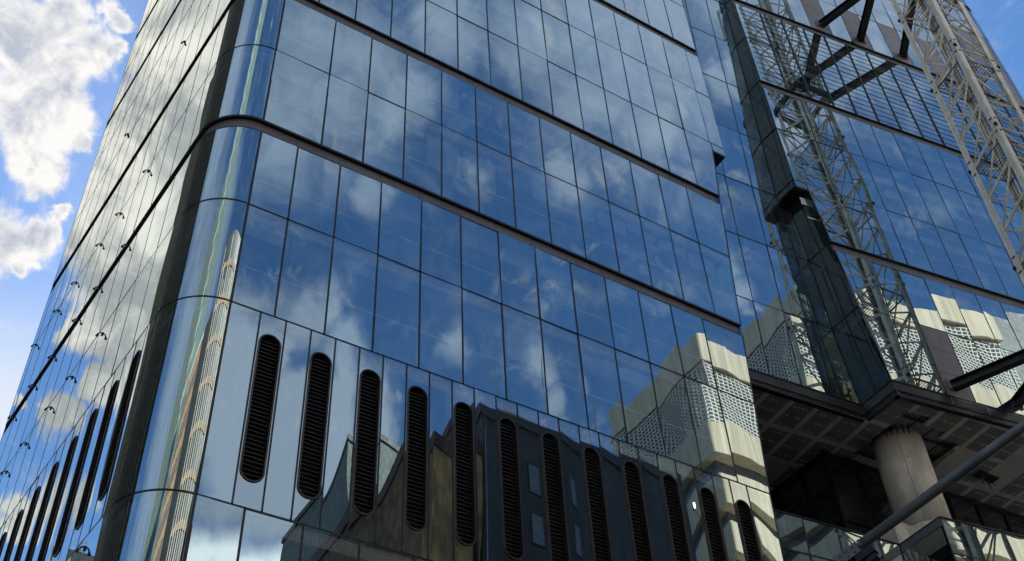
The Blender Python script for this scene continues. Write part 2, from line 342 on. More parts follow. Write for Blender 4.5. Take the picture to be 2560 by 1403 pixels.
def bar(S_, ua, za, ub, zb, w=0.05, o0=-0.09, o1=0.006, n=1):
    """a mullion or transom lying in the facade from (ua,za) to (ub,zb)"""
    mb = MB()
    L = math.hypot(ub - ua, zb - za); du = -(zb - za) / L * w / 2; dz = (ub - ua) / L * w / 2
    for k in range(n):
        a, b = k / n, (k + 1) / n
        u0, z0, u1, z1 = ua + (ub - ua) * a, za + (zb - za) * a, ua + (ub - ua) * b, za + (zb - za) * b
        mb.hexa([S_.P(u0 - du, z0 - dz, o0), S_.P(u1 - du, z1 - dz, o0), S_.P(u1 + du, z1 + dz, o0), S_.P(u0 + du, z0 + dz, o0),
                 S_.P(u0 - du, z0 - dz, o1), S_.P(u1 - du, z1 - dz, o1), S_.P(u1 + du, z1 + dz, o1), S_.P(u0 + du, z0 + dz, o1)])
    return mb
class Parts:                      # collects pieces of one part kind; the largest in view stay single, the rest becomes one piece
    def __init__(s, name, limit=100): s.name = name; s.limit = limit; s.l = []
    def add(s, mb, mat, weight, smooth=False, cb=None): s.l.append((weight, len(s.l), mb, mat, smooth, cb))
    def flush(s, parent):
        s.l.sort(key=lambda x: (-x[0], x[1]))
        for w, k, mb, mat, sm, cb in s.l[:s.limit]:
            o = mb.build(s.name, mat, parent, sm)
            if cb: cb(o)
        rest = s.l[s.limit:]
        if rest:
            mats = []; big = MB()
            for w, k, mb, mat, sm, cb in rest:
                if mat not in mats: mats.append(mat)
                mi = mats.index(mat); mb.m = [mi] * len(mb.f); big.add(mb)
            big.build(s.name, mats, parent, rest[0][4], kind='stuff')
CAMP = Vector((-7.408, -22.626, 1.6))
def in_view(p):
    q = Vector(p) - CAMP; z = -q.dot(_b)
    if z <= 0.1: return False
    x = q.dot(_r) / z; y = q.dot(_u) / z
    return abs(x) < 0.47 and abs(y) < 0.265
def weight(S_, u0, u1, z0, z1, n=None):
    """how large a piece shows from where people stand in the street, zero when it is far round the corner or high up"""
    vis = sum(in_view(S_.P(u0 + (u1 - u0) * a, z0 + (z1 - z0) * b)) for a in (0.02, .5, .98) for b in (0.02, .5, .98))
    c = S_.P((u0 + u1) / 2, (z0 + z1) / 2) - CAMP
    tu = S_.P(u1, z0) - S_.P(u0, z0); nn = tu.cross(Vector((0, 0, z1 - z0)))
    return vis * abs(nn.dot(c.normalized())) / c.length_squared

# ------------------------------------------------------------------ levels
Z = {'0': 17.43, '1': 23.68, '2': 27.69, '3b': 31.17, '3': 31.71, '4': 35.74, '5b': 39.21, '5': 39.79, '6': 43.79, '7': 47.85,
     '8b': 51.40, '8': 51.95, '9': 56.10, '10b': 59.65, '10': 60.20, '11': 64.30, '12': 68.40, '13b': 71.95, '13': 72.5}
def interp(tab, z):
    if z <= tab[0][0]: return tab[0][1]
    for (a, x), (b, y) in zip(tab, tab[1:]):
        if z <= b: return x + (y - x) * (z - a) / (b - a) if b > a else y
    return tab[-1][1]
TE = [(0, 17.3), (21.0, 17.73), (25.2, 18.02), (31.64, 18.56), (39.8, 19.27), (43.20, 19.62)]
def T(z): return 20.36 if z > 43.21 else interp(TE, z)
def Tlow(z): return interp(TE, min(z, 43.2))
KU = [(0, 0.9), (25.0, 0.9), (31.64, 0.97), (35.7, 0.55), (39.76, 0.31), (43.28, -0.02)]
def KK(z): return -0.72 if z > 43.3 else interp(KU, z)
FRONT = Flat((0, 0), (1, 0), (0, -1))
AL = R(4.387)
LEFT = Flat((-2.7075, 0), (-math.sin(AL), math.cos(AL)), (-math.cos(AL), -math.sin(AL)))
RC = 1.5656
CURVE = Round((-1.2575, RC), RC, R(-90), R(-90) - (math.pi / 2 - math.asin(math.sin(AL))) )
BL = 1.01119
BLOCK = Flat((25.2, -0.35), (1 / BL, -0.15 / BL), (-0.15 / BL, -1 / BL))
RECD = math.hypot(1, 0.085)
RECESS = Flat((21.0, 1.35), (1 / RECD, -0.085 / RECD), (-0.085 / RECD, -1 / RECD), lean=0.04, z0=42.0)
def bx(u): return 25.2 + u / BL
def ru(x): return (x - 21.0) * RECD
XF = -1.2575          # where the flat front meets the curved corner
UL = 1.45             # where the flat side meets the curved corner
UEND = 19.5           # far end of the side facade

# ------------------------------------------------------------------ ground
g = MB(); g.quad((-600, -600, -0.16), (600, -600, -0.16), (600, 600, -0.16), (-600, 600, -0.16)); struct(g.build('ground', M['asphalt']))
g = MB(); g.quad((-300, -29, -0.15), (300, -29, -0.15), (300, -6, -0.15), (-300, -6, -0.15)); struct(g.build('road', M['asphalt']))
g = MB(); g.box(-15, -6, -0.15, 300, 24, 0.0); struct(g.build('pavement', M['pave']))
g = MB(); g.box(-300, -60, -0.15, 300, -29, 0.0); struct(g.build('far_pavement', M['pave']))
g = MB()
for k in range(-30, 30): g.quad((k * 9, -17.6, -0.146), (k * 9 + 4, -17.6, -0.146), (k * 9 + 4, -17.45, -0.146), (k * 9, -17.45, -0.146))
struct(g.build('lane_marking', M['paint']))
# ------------------------------------------------------------------ the corner glass tower
GT = thing('glass_tower', 'dark mirrored glass tower with rounded corner and a row of black pill-shaped louvres', 'tower', (-1.3, 1.5, 0))
panes = Parts('window_pane', 100); mulls = Parts('mullion', 100); trans = Parts('transom', 100)
spand = Parts('cladding_panel', 100)
def quad_pane(p00, p10, p11, p01, n=6, wave=1.0, tilt=0.0016, gap=0.015):
    p00, p10, p11, p01 = map(Vector, (p00, p10, p11, p01)); nn = (p10 - p00).cross(p01 - p00).normalized()
    mb = MB(); seed = Vector((random.random() * 90, random.random() * 90, 3)); tu, tz = random.gauss(0, tilt), random.gauss(0, tilt); bl = random.gauss(0.0016, 0.001) * wave
    w = (p10 - p00).length; h = (p01 - p00).length; gu = gap / max(w, 0.1); gz = gap / max(h, 0.1)
    for j in range(n):
        t = gz + (1 - 2 * gz) * j / (n - 1)
        for i in range(n):
            s = gu + (1 - 2 * gu) * i / (n - 1); a, b = 2 * s - 1, 2 * t - 1
            p = p00 * (1 - s) * (1 - t) + p10 * s * (1 - t) + p11 * s * t + p01 * (1 - s) * t
            o = bl * (1 - a * a) * (1 - b * b) + tu * a * w / 2 + tz * b * h / 2 + 0.0016 * wave * noise.noise(Vector((s * w * .9, t * h * .6, 0)) + seed)
            mb.v.append(tuple(p + nn * o))
    for j in range(n - 1):
        for i in range(n - 1):
            k = j * n + i; mb.f.append((k, k + 1, k + n + 1, k + n)); mb.m.append(0)
            mb.uv[len(mb.f) - 1] = [(w * x / (n - 1), h * (1 - y / (n - 1))) for x, y in ((i, j), (i + 1, j), (i + 1, j + 1), (i, j + 1))]
    return mb
def cuts(u0, u1, off, step=1.5, tol=0.12):
    k = math.ceil((u0 + tol - off) / step); l = [u0]
    while off + k * step < u1 - tol: l.append(off + k * step); k += 1
    return l + [u1]
#        rows (bottom..top), front mullion offset, side mullion offset, rows with printed band
BOXES = [([1.2, 5.4, 9.4, 13.4, Z['0']], -0.06, 0.1, (3,)),
         ([Z['1'], Z['2'], Z['3b']], 0.0, 0.1, (0,)),
         ([Z['3'], Z['4'], Z['5b']], 0.77, 0.8, (0,)),
         ([Z['5'], Z['6'], Z['7'], Z['8b']], 0.02, 0.15, ()),
         ([Z['8'], Z['9'], Z['10b']], 0.87, 0.9, ()),
         ([Z['10'], Z['11'], Z['12'], 72.0], 0.1, 0.2, ())]
z_low = lambda rows: rows[0] < 5
for rows, fo, so, fr in BOXES:
    for ri, (za, zb) in enumerate(zip(rows, rows[1:])):
        gl = (M['glass_frit2'] if z_low(rows) else M['glass_frit']) if ri in fr else M['glass']
        cf = cuts(XF, Tlow((za + zb) / 2) if za < 43 else 20.36, fo, tol=0.65)
        for i, (a, b) in enumerate(zip(cf, cf[1:])):
            last = i == len(cf) - 2
            b0, b1 = (T(za), T(zb)) if last else (b, b)
            if last and za < 43.3 < zb: b0, b1 = Tlow(za), Tlow(43.2)
            panes.add(pane(FRONT, a, b0, b1, a, za, zb), gl, weight(FRONT, a, b, za, zb), True)
        cs = cuts(UL, UEND, so, tol=0.25)
        for a, b in zip(cs, cs[1:]):
            panes.add(pane(LEFT, a, b, b, a, za, zb, wave=0.6, tilt=0.0007, nu=7), gl, weight(LEFT, a, b, za, zb), True)
        # transoms across the front, round the curve and along the side
        if ri > 0:
            trans.add(bar(FRONT, XF, za, T(za), za, 0.062), M['mull'], 1e3, False)
            trans.add(bar(LEFT, UL, za, UEND, za, 0.045), M['mull'], 9e2, False)
            trans.add(bar(CURVE, 0, za, CURVE.len, za, 0.07, n=24), M['mull'], 9e2, False)
    z0, z1 = rows[0], rows[-1]
    cf = cuts(XF, 20.0 if z0 > 43 else Tlow(z0) - 0.1, fo, tol=0.65)[:-1]
    for a in cf: mulls.add(bar(FRONT, a, z0, a, z1, 0.062 if a > XF else 0.075), M['mull'], weight(FRONT, a - .3, a + .3, z0, z1), False)
    cs = cuts(UL, UEND, so, tol=0.25)
    for a in cs: mulls.add(bar(LEFT, a, z0, a, z1, 0.032 if a > UL else 0.045), M['mull'], weight(LEFT, a - .3, a + .3, z0, z1), False)
    mulls.add(bar(FRONT, T(z0) - 0.02, z0, (Tlow(z1) if z0 < 43 and z1 < 44 else T(z1)) - 0.02, z1, 0.05) if z0 != Z['5'] else bar(FRONT, Tlow(z0) - 0.02, z0, Tlow(43.2) - 0.02, 43.2, 0.05), M['mull'], 1, False)
panes.add(pane(FRONT, Tlow(43.2), 20.36, 20.36, Tlow(43.2), 43.24, Z['6'], tilt=0), M['glass'], 1, True)
# the louvre storey
def capsule(S_, uc, zb, zt, half):
    """panel outline minus the pill opening, the raised ring round it and the blades inside"""
    z0, z1 = Z['0'] + 0.02, Z['1'] - 0.02; r = half
    hw = 0.375 - 0.012
    N = 12
    ring = []; outer = []
    def ray_to(cx, cz, ang, top):
        c, s_ = math.cos(ang), math.sin(ang); lim = (z1 - cz) if top else (cz - z0)
        k = min(hw / abs(c) if abs(c) > 1e-6 else 1e9, lim / abs(s_) if abs(s_) > 1e-6 else 1e9)
        return (cx + c * k, cz + s_ * k)
    ca = math.atan2(z1 - (zt - r), hw); cb = math.atan2((zb + r) - z0, hw)
    for top, cz, corner in ((True, zt - r, ca), (False, zb + r, cb)):
        angs = sorted([math.pi * k / N for k in range(N + 1)] + [corner, math.pi - corner])
        for a in angs:
            aa = a if top else a + math.pi
            ring.append((uc + r * math.cos(aa), cz + r * math.sin(aa))); outer.append(ray_to(uc, cz, aa, top))
    n = len(ring); p = MB(); off = random.gauss(0, 0.0012)
    for i in range(n):
        j = (i + 1) % n
        uv = [(q[0], z1 - q[1]) for q in (outer[i], outer[j], ring[j], ring[i])]
        k = [S_.P(q[0], q[1], off * (q[0] - uc) * 2) for q in (outer[i], outer[j], ring[j], ring[i])]
        if (k[0] - k[1]).length < 1e-4: p.poly([k[0], k[2], k[3]])
        else: p.quad(*k, uv=uv)
    fr = MB(); w = 0.035
    for i in range(n):
        j = (i + 1) % n
        def rr(q, k, o):
            cz = zt - r if q[1] >= (zt + zb) / 2 else zb + r
            d = Vector((q[0] - uc, q[1] - cz)); d = d.normalized()
            return S_.P(uc + d.x * (r + k), cz + d.y * (r + k), o)
        a, b = ring[i], ring[j]
        fr.quad(rr(a, w, 0.03), rr(b, w, 0.03), rr(b, -0.006, 0.03), rr(a, -0.006, 0.03))
        fr.quad(rr(a, w, 0.0), rr(b, w, 0.0), rr(b, w, 0.03), rr(a, w, 0.03))
        fr.quad(rr(a, -0.006, 0.03), rr(b, -0.006, 0.03), rr(b, -0.006, -0.26), rr(a, -0.006, -0.26))
    bl = MB(); z = zb + 0.10
    bl.poly([S_.P(q[0], q[1], -0.25) for q in ring])
    bl.m = [1]
    while z < zt - 0.08:
        cz = max(0, z - (zt - r), (zb + r) - z); hwz = math.sqrt(max(r * r - cz * cz, 0.0004)) - 0.01
        jit = random.gauss(0, 0.006)
        bl.hexa([S_.P(uc - hwz, z - 0.03 + jit, -0.06), S_.P(uc + hwz, z - 0.03 - jit, -0.06), S_.P(uc + hwz, z + 0.035 - jit, -0.16), S_.P(uc - hwz, z + 0.035 + jit, -0.16),
                 S_.P(uc - hwz, z - 0.018 + jit, -0.06), S_.P(uc + hwz, z - 0.018 - jit, -0.06), S_.P(uc + hwz, z + 0.047 - jit, -0.16), S_.P(uc - hwz, z + 0.047 + jit, -0.16)])
        z += 0.131
    return p, fr, bl
CZB, CZT = 18.22, 22.94
capsF = [-0.015 + 1.5 * k for k in range(12)]
capsL = [2.37 + 1.5 * k for k in range(12)]
for S_, caps, u0, u1 in ((FRONT, capsF, XF, None), (LEFT, capsL, UL, UEND)):
    e0, e1 = (u1 or Tlow(Z['0'])), (u1 or Tlow(Z['1']))
    prev = u0
    for c in caps:
        p, fr, bl = capsule(S_, c, CZB, CZT, 0.285)
        o = p.build('louvre_panel', M['glass_frit2'], GT); fr.build('louvre_frame', M['frame'], o); bl.build('louvre_blades', [M['louvre'], M['black']], o)
        spand.add(pane(S_, prev, c - 0.375, c - 0.375, prev, Z['0'], Z['1'], tilt=0.0012), M['glass_frit2'], 1 if c - .375 - prev > .1 else -1, True); prev = c + 0.375
    spand.add(pane(S_, prev, e0, e1, prev, Z['0'], Z['1']), M['glass_frit2'], 1, True)
    for c in caps:
        for d in (-0.375, 0.375): mulls.add(bar(S_, c + d, Z['0'], c + d, Z['1'], 0.05), M['mull'], weight(S_, c + d - .3, c + d + .3, Z['0'], Z['1']), False)
for z in (Z['0'], Z['1']):
    trans.add(bar(FRONT, XF, z, Tlow(z), z, 0.055), M['mull'], 1e3); trans.add(bar(LEFT, UL, z, UEND, z, 0.055), M['mull'], 9e2); trans.add(bar(CURVE, 0, z, CURVE.len, z, 0.06, n=24), M['mull'], 9e2)
mulls.add(bar(FRONT, XF, Z['0'], XF, Z['1'], 0.06), M['mull'], 1); mulls.add(bar(FRONT, Tlow(Z['0']) - .02, Z['0'], Tlow(Z['1']) - .02, Z['1'], 0.05), M['mull'], 1)
# curved corner panes
cr = [1.2, 5.4, 9.4, 13.4, Z['0'], Z['1'], Z['2'], Z['3b'], None, Z['3'], Z['4'], Z['5b'], None, Z['5'], Z['6'], Z['7'], Z['8b'], None, Z['8'], Z['9'], Z['10b'], None, Z['10'], Z['11'], Z['12'], 72.0]
for a, b in zip(cr, cr[1:]):
    if a is None or b is None: continue
    pane(CURVE, 0.02, CURVE.len - 0.02, CURVE.len - 0.02, 0.02, a, b, nu=49, nz=29, wave=1.5, tilt=0).build('corner_pane', M['glass'], GT, True)
# recessed grey bands between the boxes
DEP = 0.11
for kb, kt, fo, so in (('3b', '3', 0.0, 0.1), ('5b', '5', 0.77, 0.8), ('8b', '8', 0.02, 0.15), ('10b', '10', 0.87, 0.9)):
    z0, z1 = Z[kb] - 0.02, Z[kt]; f = MB(); dk = MB(); lg = MB()
    segs = [(FRONT, XF, T(z0) - 0.12, 1), (LEFT, UL, UEND, 1), (CURVE, 0, CURVE.len, 24)]
    for S_, a, b, n in segs:
        for k in range(n):
            ua, ub = a + (b - a) * k / n, a + (b - a) * (k + 1) / n
            f.quad(S_.P(ua, z0 - 0.25, -DEP), S_.P(ub, z0 - 0.25, -DEP), S_.P(ub, z1 + 0.05, -DEP), S_.P(ua, z1 + 0.05, -DEP))
        dk.add(bar(S_, a, z1 + 0.02, b + (0.12 if S_ is FRONT else 0), z1 + 0.01, 0.09, -DEP - 0.02, 0.012, n))
        lg.add(bar(S_, a, Z[kb] - 0.015, b, Z[kb] - 0.015, 0.03, -DEP, 0.005, n))
    o = f.build('fascia_band', M['fascia'], GT); dk.build('drip_edge', M['black'], o); lg.build('sill', M['mull'], o)
    j = MB()
    for S_, a, b, o_ in ((FRONT, XF, T(z0) - .12, fo), (LEFT, UL, UEND, so)):
        for u in cuts(a, b, o_)[1:-1]: j.add(bar(S_, u - 0.03, z0 - 0.2, u - 0.03, z1, 0.014, -DEP - 0.01, -DEP + 0.003))
    j.build('panel_joint', M['mull'], o)
panes.flush(GT); mulls.flush(GT); trans.flush(GT); spand.flush(GT)
# right-hand return, step soffit, back, roof and the dark interior
def xy(S_, u): p = S_.P(u, 0); return (p.x, p.y)
wall = MB()
for za, zb in ((0, 25.2), (25.2, 31.64), (31.64, 43.2)):
    wall.quad((Tlow(za) - .03, 0.02, za), (Tlow(za) - .03, 2.6, za), (Tlow(zb) - .03, 2.6, zb), (Tlow(zb) - .03, 0.02, zb))
wall.quad((20.33, 0.02, 43.2), (20.33, 2.6, 43.2), (20.33, 2.6, 72), (20.33, 0.02, 72))
wall.build('return_wall', M['glass_side'], GT)
st = MB(); st.box(Tlow(43.2) - .02, 0.01, 43.16, 20.34, 1.6, 43.22); st.build('step_soffit', M['black'], GT)
bk = MB(); lx, ly = xy(LEFT, UEND)
bk.quad((lx, ly, 0), (lx, ly, 72), (17.4, ly + 0.5, 72), (17.4, ly + 0.5, 0)); bk.quad((17.4, ly + .5, 0), (17.4, ly + .5, 72), (17.4, 2.5, 72), (17.4, 2.5, 0))
bk.build('rear_wall', M['core'], GT)
foot = [xy(CURVE, CURVE.len * k / 10) for k in range(11)]
def inset_foot(d, xr):
    c = [(-1.2575 + (p[0] + 1.2575) * (RC - d) / RC, RC + (p[1] - RC) * (RC - d) / RC) for p in foot]
    l2 = LEFT.P(UEND - 0.2, 0, -d)
    return [(xr, d)] + c + [(l2.x, l2.y), (xr, l2.y)]
mbr = MB(); mbr.prism(inset_foot(0.02, 20.3)[::-1], 71.9, 72.3); mbr.build('roof', M['core'], GT)
mbc = MB(); mbc.prism(inset_foot(2.2, 15.5)[::-1], 0, 71.8); mbc.build('core', M['core'], GT)
for z in [5.4, 9.4, 13.4, Z['0'], Z['1'], Z['2'], Z['3b'] + .3, Z['4'], Z['5b'] + .3, Z['6'], Z['7'], Z['8b'] + .3, Z['9'], Z['10b'] + .3, Z['11'], Z['12']]:
    sl = MB(); xr = min(Tlow(z) - 0.25, 19.3)
    sl.prism(inset_foot(0.26, xr)[::-1], z - 0.30, z - 0.02); so_ = sl.build('floor_slab', M['slab'], GT)
    if z > 24:
        tr = MB(); tr.box(-1.0, 0.24, z - 2.32, xr, 0.27, z - 2.25); tr.build('ceiling_trim', M['trim'], so_)
        bl = MB(); x = -1.2
        while x < xr - .5:
            d = random.choice((0.75, 0.8, 0.9, 1.25, 1.25, 1.3, 1.9, 2.2)); bl.quad((x + .06, 0.34, z - d), (min(x + 1.44, xr), 0.34, z - d), (min(x + 1.44, xr), 0.34, z - .35), (x + .06, 0.34, z - .35), mi=random.choice((0, 0, 1))); x += 1.5
        bl.build('blind_row', [M['blind'], M['slab']], so_)
        if random.random() < .8:
            lt = MB()
            for q in range(5): lt.box(1.0 + 3.4 * q, 0.9, z - .36, 2.4 + 3.4 * q, 1.05, z - .32)
            lt.build('ceiling_fitting', M['trim'], so_)
# little gooseneck fixings along the side
for z, us in ((16.99, [2.75, 5.2]), (27.24, [7.1, 9.67, 11.6, 14.0, 16.0]), (31.40, [7.1, 9.6, 11.6, 14.05, 16.1, 18.4]), (35.40, [7.05, 9.6, 11.55, 14.1, 16.05, 18.6]), (44.05, [7.1, 13.05])):
    for u in us:
        k = MB(); s_ = 0.35 if z > 44 else 0.62
        k.tube([LEFT.P(u, z + 0.02, 0.0), LEFT.P(u, z + 0.06, 0.07 * s_), LEFT.P(u + 0.03, z + 0.05, 0.16 * s_), LEFT.P(u + 0.05, z - 0.03, 0.24 * s_)], 0.022, 8)
        k.tube([LEFT.P(u + 0.05, z - 0.02, 0.22 * s_), LEFT.P(u + 0.05, z - 0.09, 0.25 * s_)], [0.035, 0.045], 10)
        k.tube([LEFT.P(u, z + 0.02, -0.01), LEFT.P(u, z + 0.02, 0.03)], 0.07, 10)
        k.build('wall_fixing', M['black'], GT)

# ------------------------------------------------------------------ the second tower with the crane in front
OT = thing('office_tower', 'blue glass block stepping forward on the right above a deep perforated soffit', 'tower', (26.0, 0, 0))
panes = Parts('window_pane', 100); mulls = Parts('mullion', 100); trans = Parts('transom', 60); grey = Parts('stone_panel', 60)
UR = 21.2
bc = BLOCK.P(UR, 0, -1.2); RCO = Round((bc.x, bc.y), 1.2, math.atan2(-1 / BL, -0.15 / BL), math.atan2(-1 / BL, -0.15 / BL) + R(98))
OB = [([0.3, 4.3, 8.3, 12.3, 16.0, 19.6, 23.5, 25.0], 0.9, 'pod'), ([Z['3'], Z['4'], Z['5b']], 0.85, 'A'), ([Z['5'], Z['6'], Z['7'], Z['8b']], 0.2, 'B'),
      ([Z['8'], Z['9'], Z['10b']], 1.0, 'C'), ([Z['10'], Z['11'], Z['12'], Z['13b']], 0.3, 'D'), ([Z['13'], 76.6, 80.7], 0.9, 'E')]
for rows, off, nm in OB:
    for ri, (za, zb) in enumerate(zip(rows, rows[1:])):
        zm = (za + zb) / 2
        cf = cuts(KK(min(zm, 43.0) if za < 43 else zm), UR, off, tol=0.25)
        for i, (a, b) in enumerate(zip(cf, cf[1:])):
            stone = (nm == 'A' and ri == 0 and i >= 2 and abs(((a - 3.85) / 3.0) % 1) < .1) or (nm == 'D' and ri == 0 and a > 4 and abs(((a - 4.8) / 3.0 + .05) % 1) < .1) or (nm == 'D' and ri == 1 and a > 18)
            a0, a1 = (KK(za), KK(min(zb, 43.25) if za < 43 else zb)) if i == 0 else (a, a)
            if i == 0 and nm == 'B' and ri == 0: a0, a1 = KK(za), KK(43.25)
            if stone:
                s = MB()
                for k in range(3):
                    zz0 = za + (zb - za) * k / 3 + 0.012; zz1 = za + (zb - za) * (k + 1) / 3 - 0.012
                    s.hexa([BLOCK.P(a + .02, zz0, -.06), BLOCK.P(b - .02, zz0, -.06), BLOCK.P(b - .02, zz0, .0), BLOCK.P(a + .02, zz0, .0), BLOCK.P(a + .02, zz1, -.06), BLOCK.P(b - .02, zz1, -.06), BLOCK.P(b - .02, zz1, .0), BLOCK.P(a + .02, zz1, .0)])
                grey.add(s, M['stone'], weight(BLOCK, a, b, za, zb)); continue
            panes.add(pane(BLOCK, a0, b, b, a1, za, zb), M['glass'], weight(BLOCK, a, b, za, zb), True)
        panes.add(pane(RCO, 0.02, RCO.len, RCO.len, 0.02, za, zb, nu=13), M['glass'], 0.0, True)
        if ri > 0:
            trans.add(bar(BLOCK, KK(za), za, UR, za, 0.055), M['mull'], 10); trans.add(bar(RCO, 0, za, RCO.len, za, 0.045, n=10), M['mull'], 1)
    for a in cuts(KK(rows[0]), UR, off, tol=0.25)[1:]: mulls.add(bar(BLOCK, a, rows[0], a, rows[-1], 0.058), M['mull'], weight(BLOCK, a - .3, a + .3, rows[0], rows[-1]))
    z0, z1 = rows[0], rows[-1]
    if nm == 'B':
        mulls.add(bar(BLOCK, KK(z0) + .02, z0, KK(43.2) + .02, 43.2, 0.05), M['mull'], 1); mulls.add(bar(BLOCK, -.70, 43.3, -.70, z1, 0.05), M['mull'], 1)
    else: mulls.add(bar(BLOCK, KK(z0) + .02, z0, KK(z1) + .02, z1, 0.05), M['mull'], 1)
panes.add(pane(BLOCK, -0.72, 0.0, 0.0, -0.72, 43.32, Z['6'], tilt=0), M['glass'], 1, True)
# horizontal sun blades in front of the plant-room glazing
sb = MB()
z = Z['8'] + 0.35
while z < Z['10b'] - 0.1:
    sb.add(bar(BLOCK, KK(z) + 0.2, z, UR, z, 0.020, 0.006, 0.02)); z += 0.49
sb.build('sun_blades', M['mull'], OT)
vb = MB()
for a in cuts(KK(Z['8']), UR, 1.0, tol=0.25)[1:-1]: vb.add(bar(BLOCK, a, Z['8'] + .05, a, Z['10b'] - .05, 0.07, 0.0, 0.05))
vb.build('blade_posts', M['frame'], OT)
for kb, kt, off in (('5b', '5', 0.85), ('8b', '8', 0.2), ('10b', '10', 1.0), ('13b', '13', 0.3)):
    z0, z1 = Z[kb] - .02, Z[kt]; f = MB(); dk = MB(); j = MB()
    u0 = KK(z1) + 0.03
    f.quad(BLOCK.P(u0, z0 - .25, -DEP), BLOCK.P(UR, z0 - .25, -DEP), BLOCK.P(UR, z1 + .05, -DEP), BLOCK.P(u0, z1 + .05, -DEP))
    n = 10
    for k in range(n):
        ua, ub = RCO.len * k / n, RCO.len * (k + 1) / n
        f.quad(RCO.P(ua, z0 - .25, -DEP), RCO.P(ub, z0 - .25, -DEP), RCO.P(ub, z1 + .05, -DEP), RCO.P(ua, z1 + .05, -DEP))
    dk.add(bar(BLOCK, u0 - .03, z1 + .02, UR, z1 + .02, 0.06, -DEP - .02, .02)); dk.add(bar(RCO, 0, z1 + .02, RCO.len, z1 + .02, 0.06, -DEP - .02, .02, n))
    dk.add(bar(BLOCK, u0, Z[kb] - .015, UR, Z[kb] - .015, 0.03, -DEP, .005))
    for u in cuts(u0, UR, off)[1:-1]: j.add(bar(BLOCK, u - .03, z0 - .2, u - .03, z1, .014, -DEP - .01, -DEP + .003))
    o = f.build('fascia_band', M['fascia'], OT); dk.build('drip_edge', M['black'], o); j.build('panel_joint', M['mull'], o)
# recessed link wall and the return wall facing left
XI = lambda z: bx(KK(z)) - 0.05
levels = [Z['3'] - 0.05, Z['4'], Z['5'], Z['6'], Z['7'], Z['8'], Z['9'], Z['10'], Z['11'], Z['12'], Z['13'], 76.6, 80.7]
rec_low = [0.3, 4.3, 8.3, 12.3, 16.0, 19.6, 23.5, 25.0]
for lv in (rec_low, levels):
    for za, zb in zip(lv, lv[1:]):
        xl0, xl1 = (Tlow(za), Tlow(zb)) if za < 43 else (20.3, 20.3)
        xs = [None] + [x for x in (21.45, 23.05, 24.65) if x < min(XI(za), XI(zb)) - .2] + ['I']
        for a, b in zip(xs, xs[1:]):
            a0, a1 = (ru(xl0 - .2), ru(xl1 - .2)) if a is None else (ru(a), ru(a))
            b0, b1 = (ru(XI(za)), ru(XI(zb))) if b == 'I' else (ru(b), ru(b))
            if za < 43 < zb and b == 'I': b1 = ru(XI(43.2))
            panes.add(pane(RECESS, a0, b0, b1, a1, za, zb, nu=8), M['glass'], weight(RECESS, a0, b0, za, zb), True)
        for x in xs[1:-1]: mulls.add(bar(RECESS, ru(x), za, ru(x), zb, 0.06), M['mull'], 1)
        trans.add(bar(RECESS, ru(xl0) - .2, za, ru(XI(za)), za, 0.06), M['mull'], 8)
        cuts_ = [(za, zb)] if not (za < 43.3 < zb) else [(za, 43.25), (43.32, zb)]
        for c, d in cuts_:
            k0, k1 = BLOCK.P(KK(c), c), BLOCK.P(KK(d), d)
            i0, i1 = RECESS.P(ru(k0.x - .03), c), RECESS.P(ru(k1.x - .03), d)
            m0, m1 = (k0 + i0) / 2, (k1 + i1) / 2
            if c < 43 and c > 26:
                panes.add(quad_pane(i0, m0, m1, i1), M['glass_side'], weight(FRONT, 0, 0.1, 0, 0.1) + 1e-6, True); panes.add(quad_pane(m0, k0, k1, m1), M['glass_side'], 1e-6, True)
                t = MB(); t.beam(m0, m1, 0.05, 0.05, (0, 1, 0)); mulls.add(t, M['mull'], 1)
            else: panes.add(quad_pane(i0, k0, k1, i1), M['glass_side'] if c > 26 else M['glass_dark'], 1e-3, True)
            t = MB(); t.beam(i0 + Vector((-.01, 0, 0)), k0 + Vector((-.01, 0, 0)), 0.045, 0.045); trans.add(t, M['mull'], 9)
            t = MB(); t.beam(i0, i1, 0.05, 0.05, (0, 1, 0)); mulls.add(t, M['mull'], 1)
panes.flush(OT); mulls.flush(OT); trans.flush(OT); grey.flush(OT)
# notch where the upper block oversails
k = BLOCK.P(-0.72, 43.28); k2 = BLOCK.P(0.05, 43.28)
st = MB(); st.hexa([(k.x, k.y, 43.24), (k2.x + .1, k2.y, 43.24), (k2.x + .1, 1.2, 43.24), (k.x, 1.2, 43.24), (k.x, k.y, 43.30), (k2.x + .1, k2.y, 43.30), (k2.x + .1, 1.2, 43.30), (k.x, 1.2, 43.30)]); st.build('step_soffit', M['black'], OT)
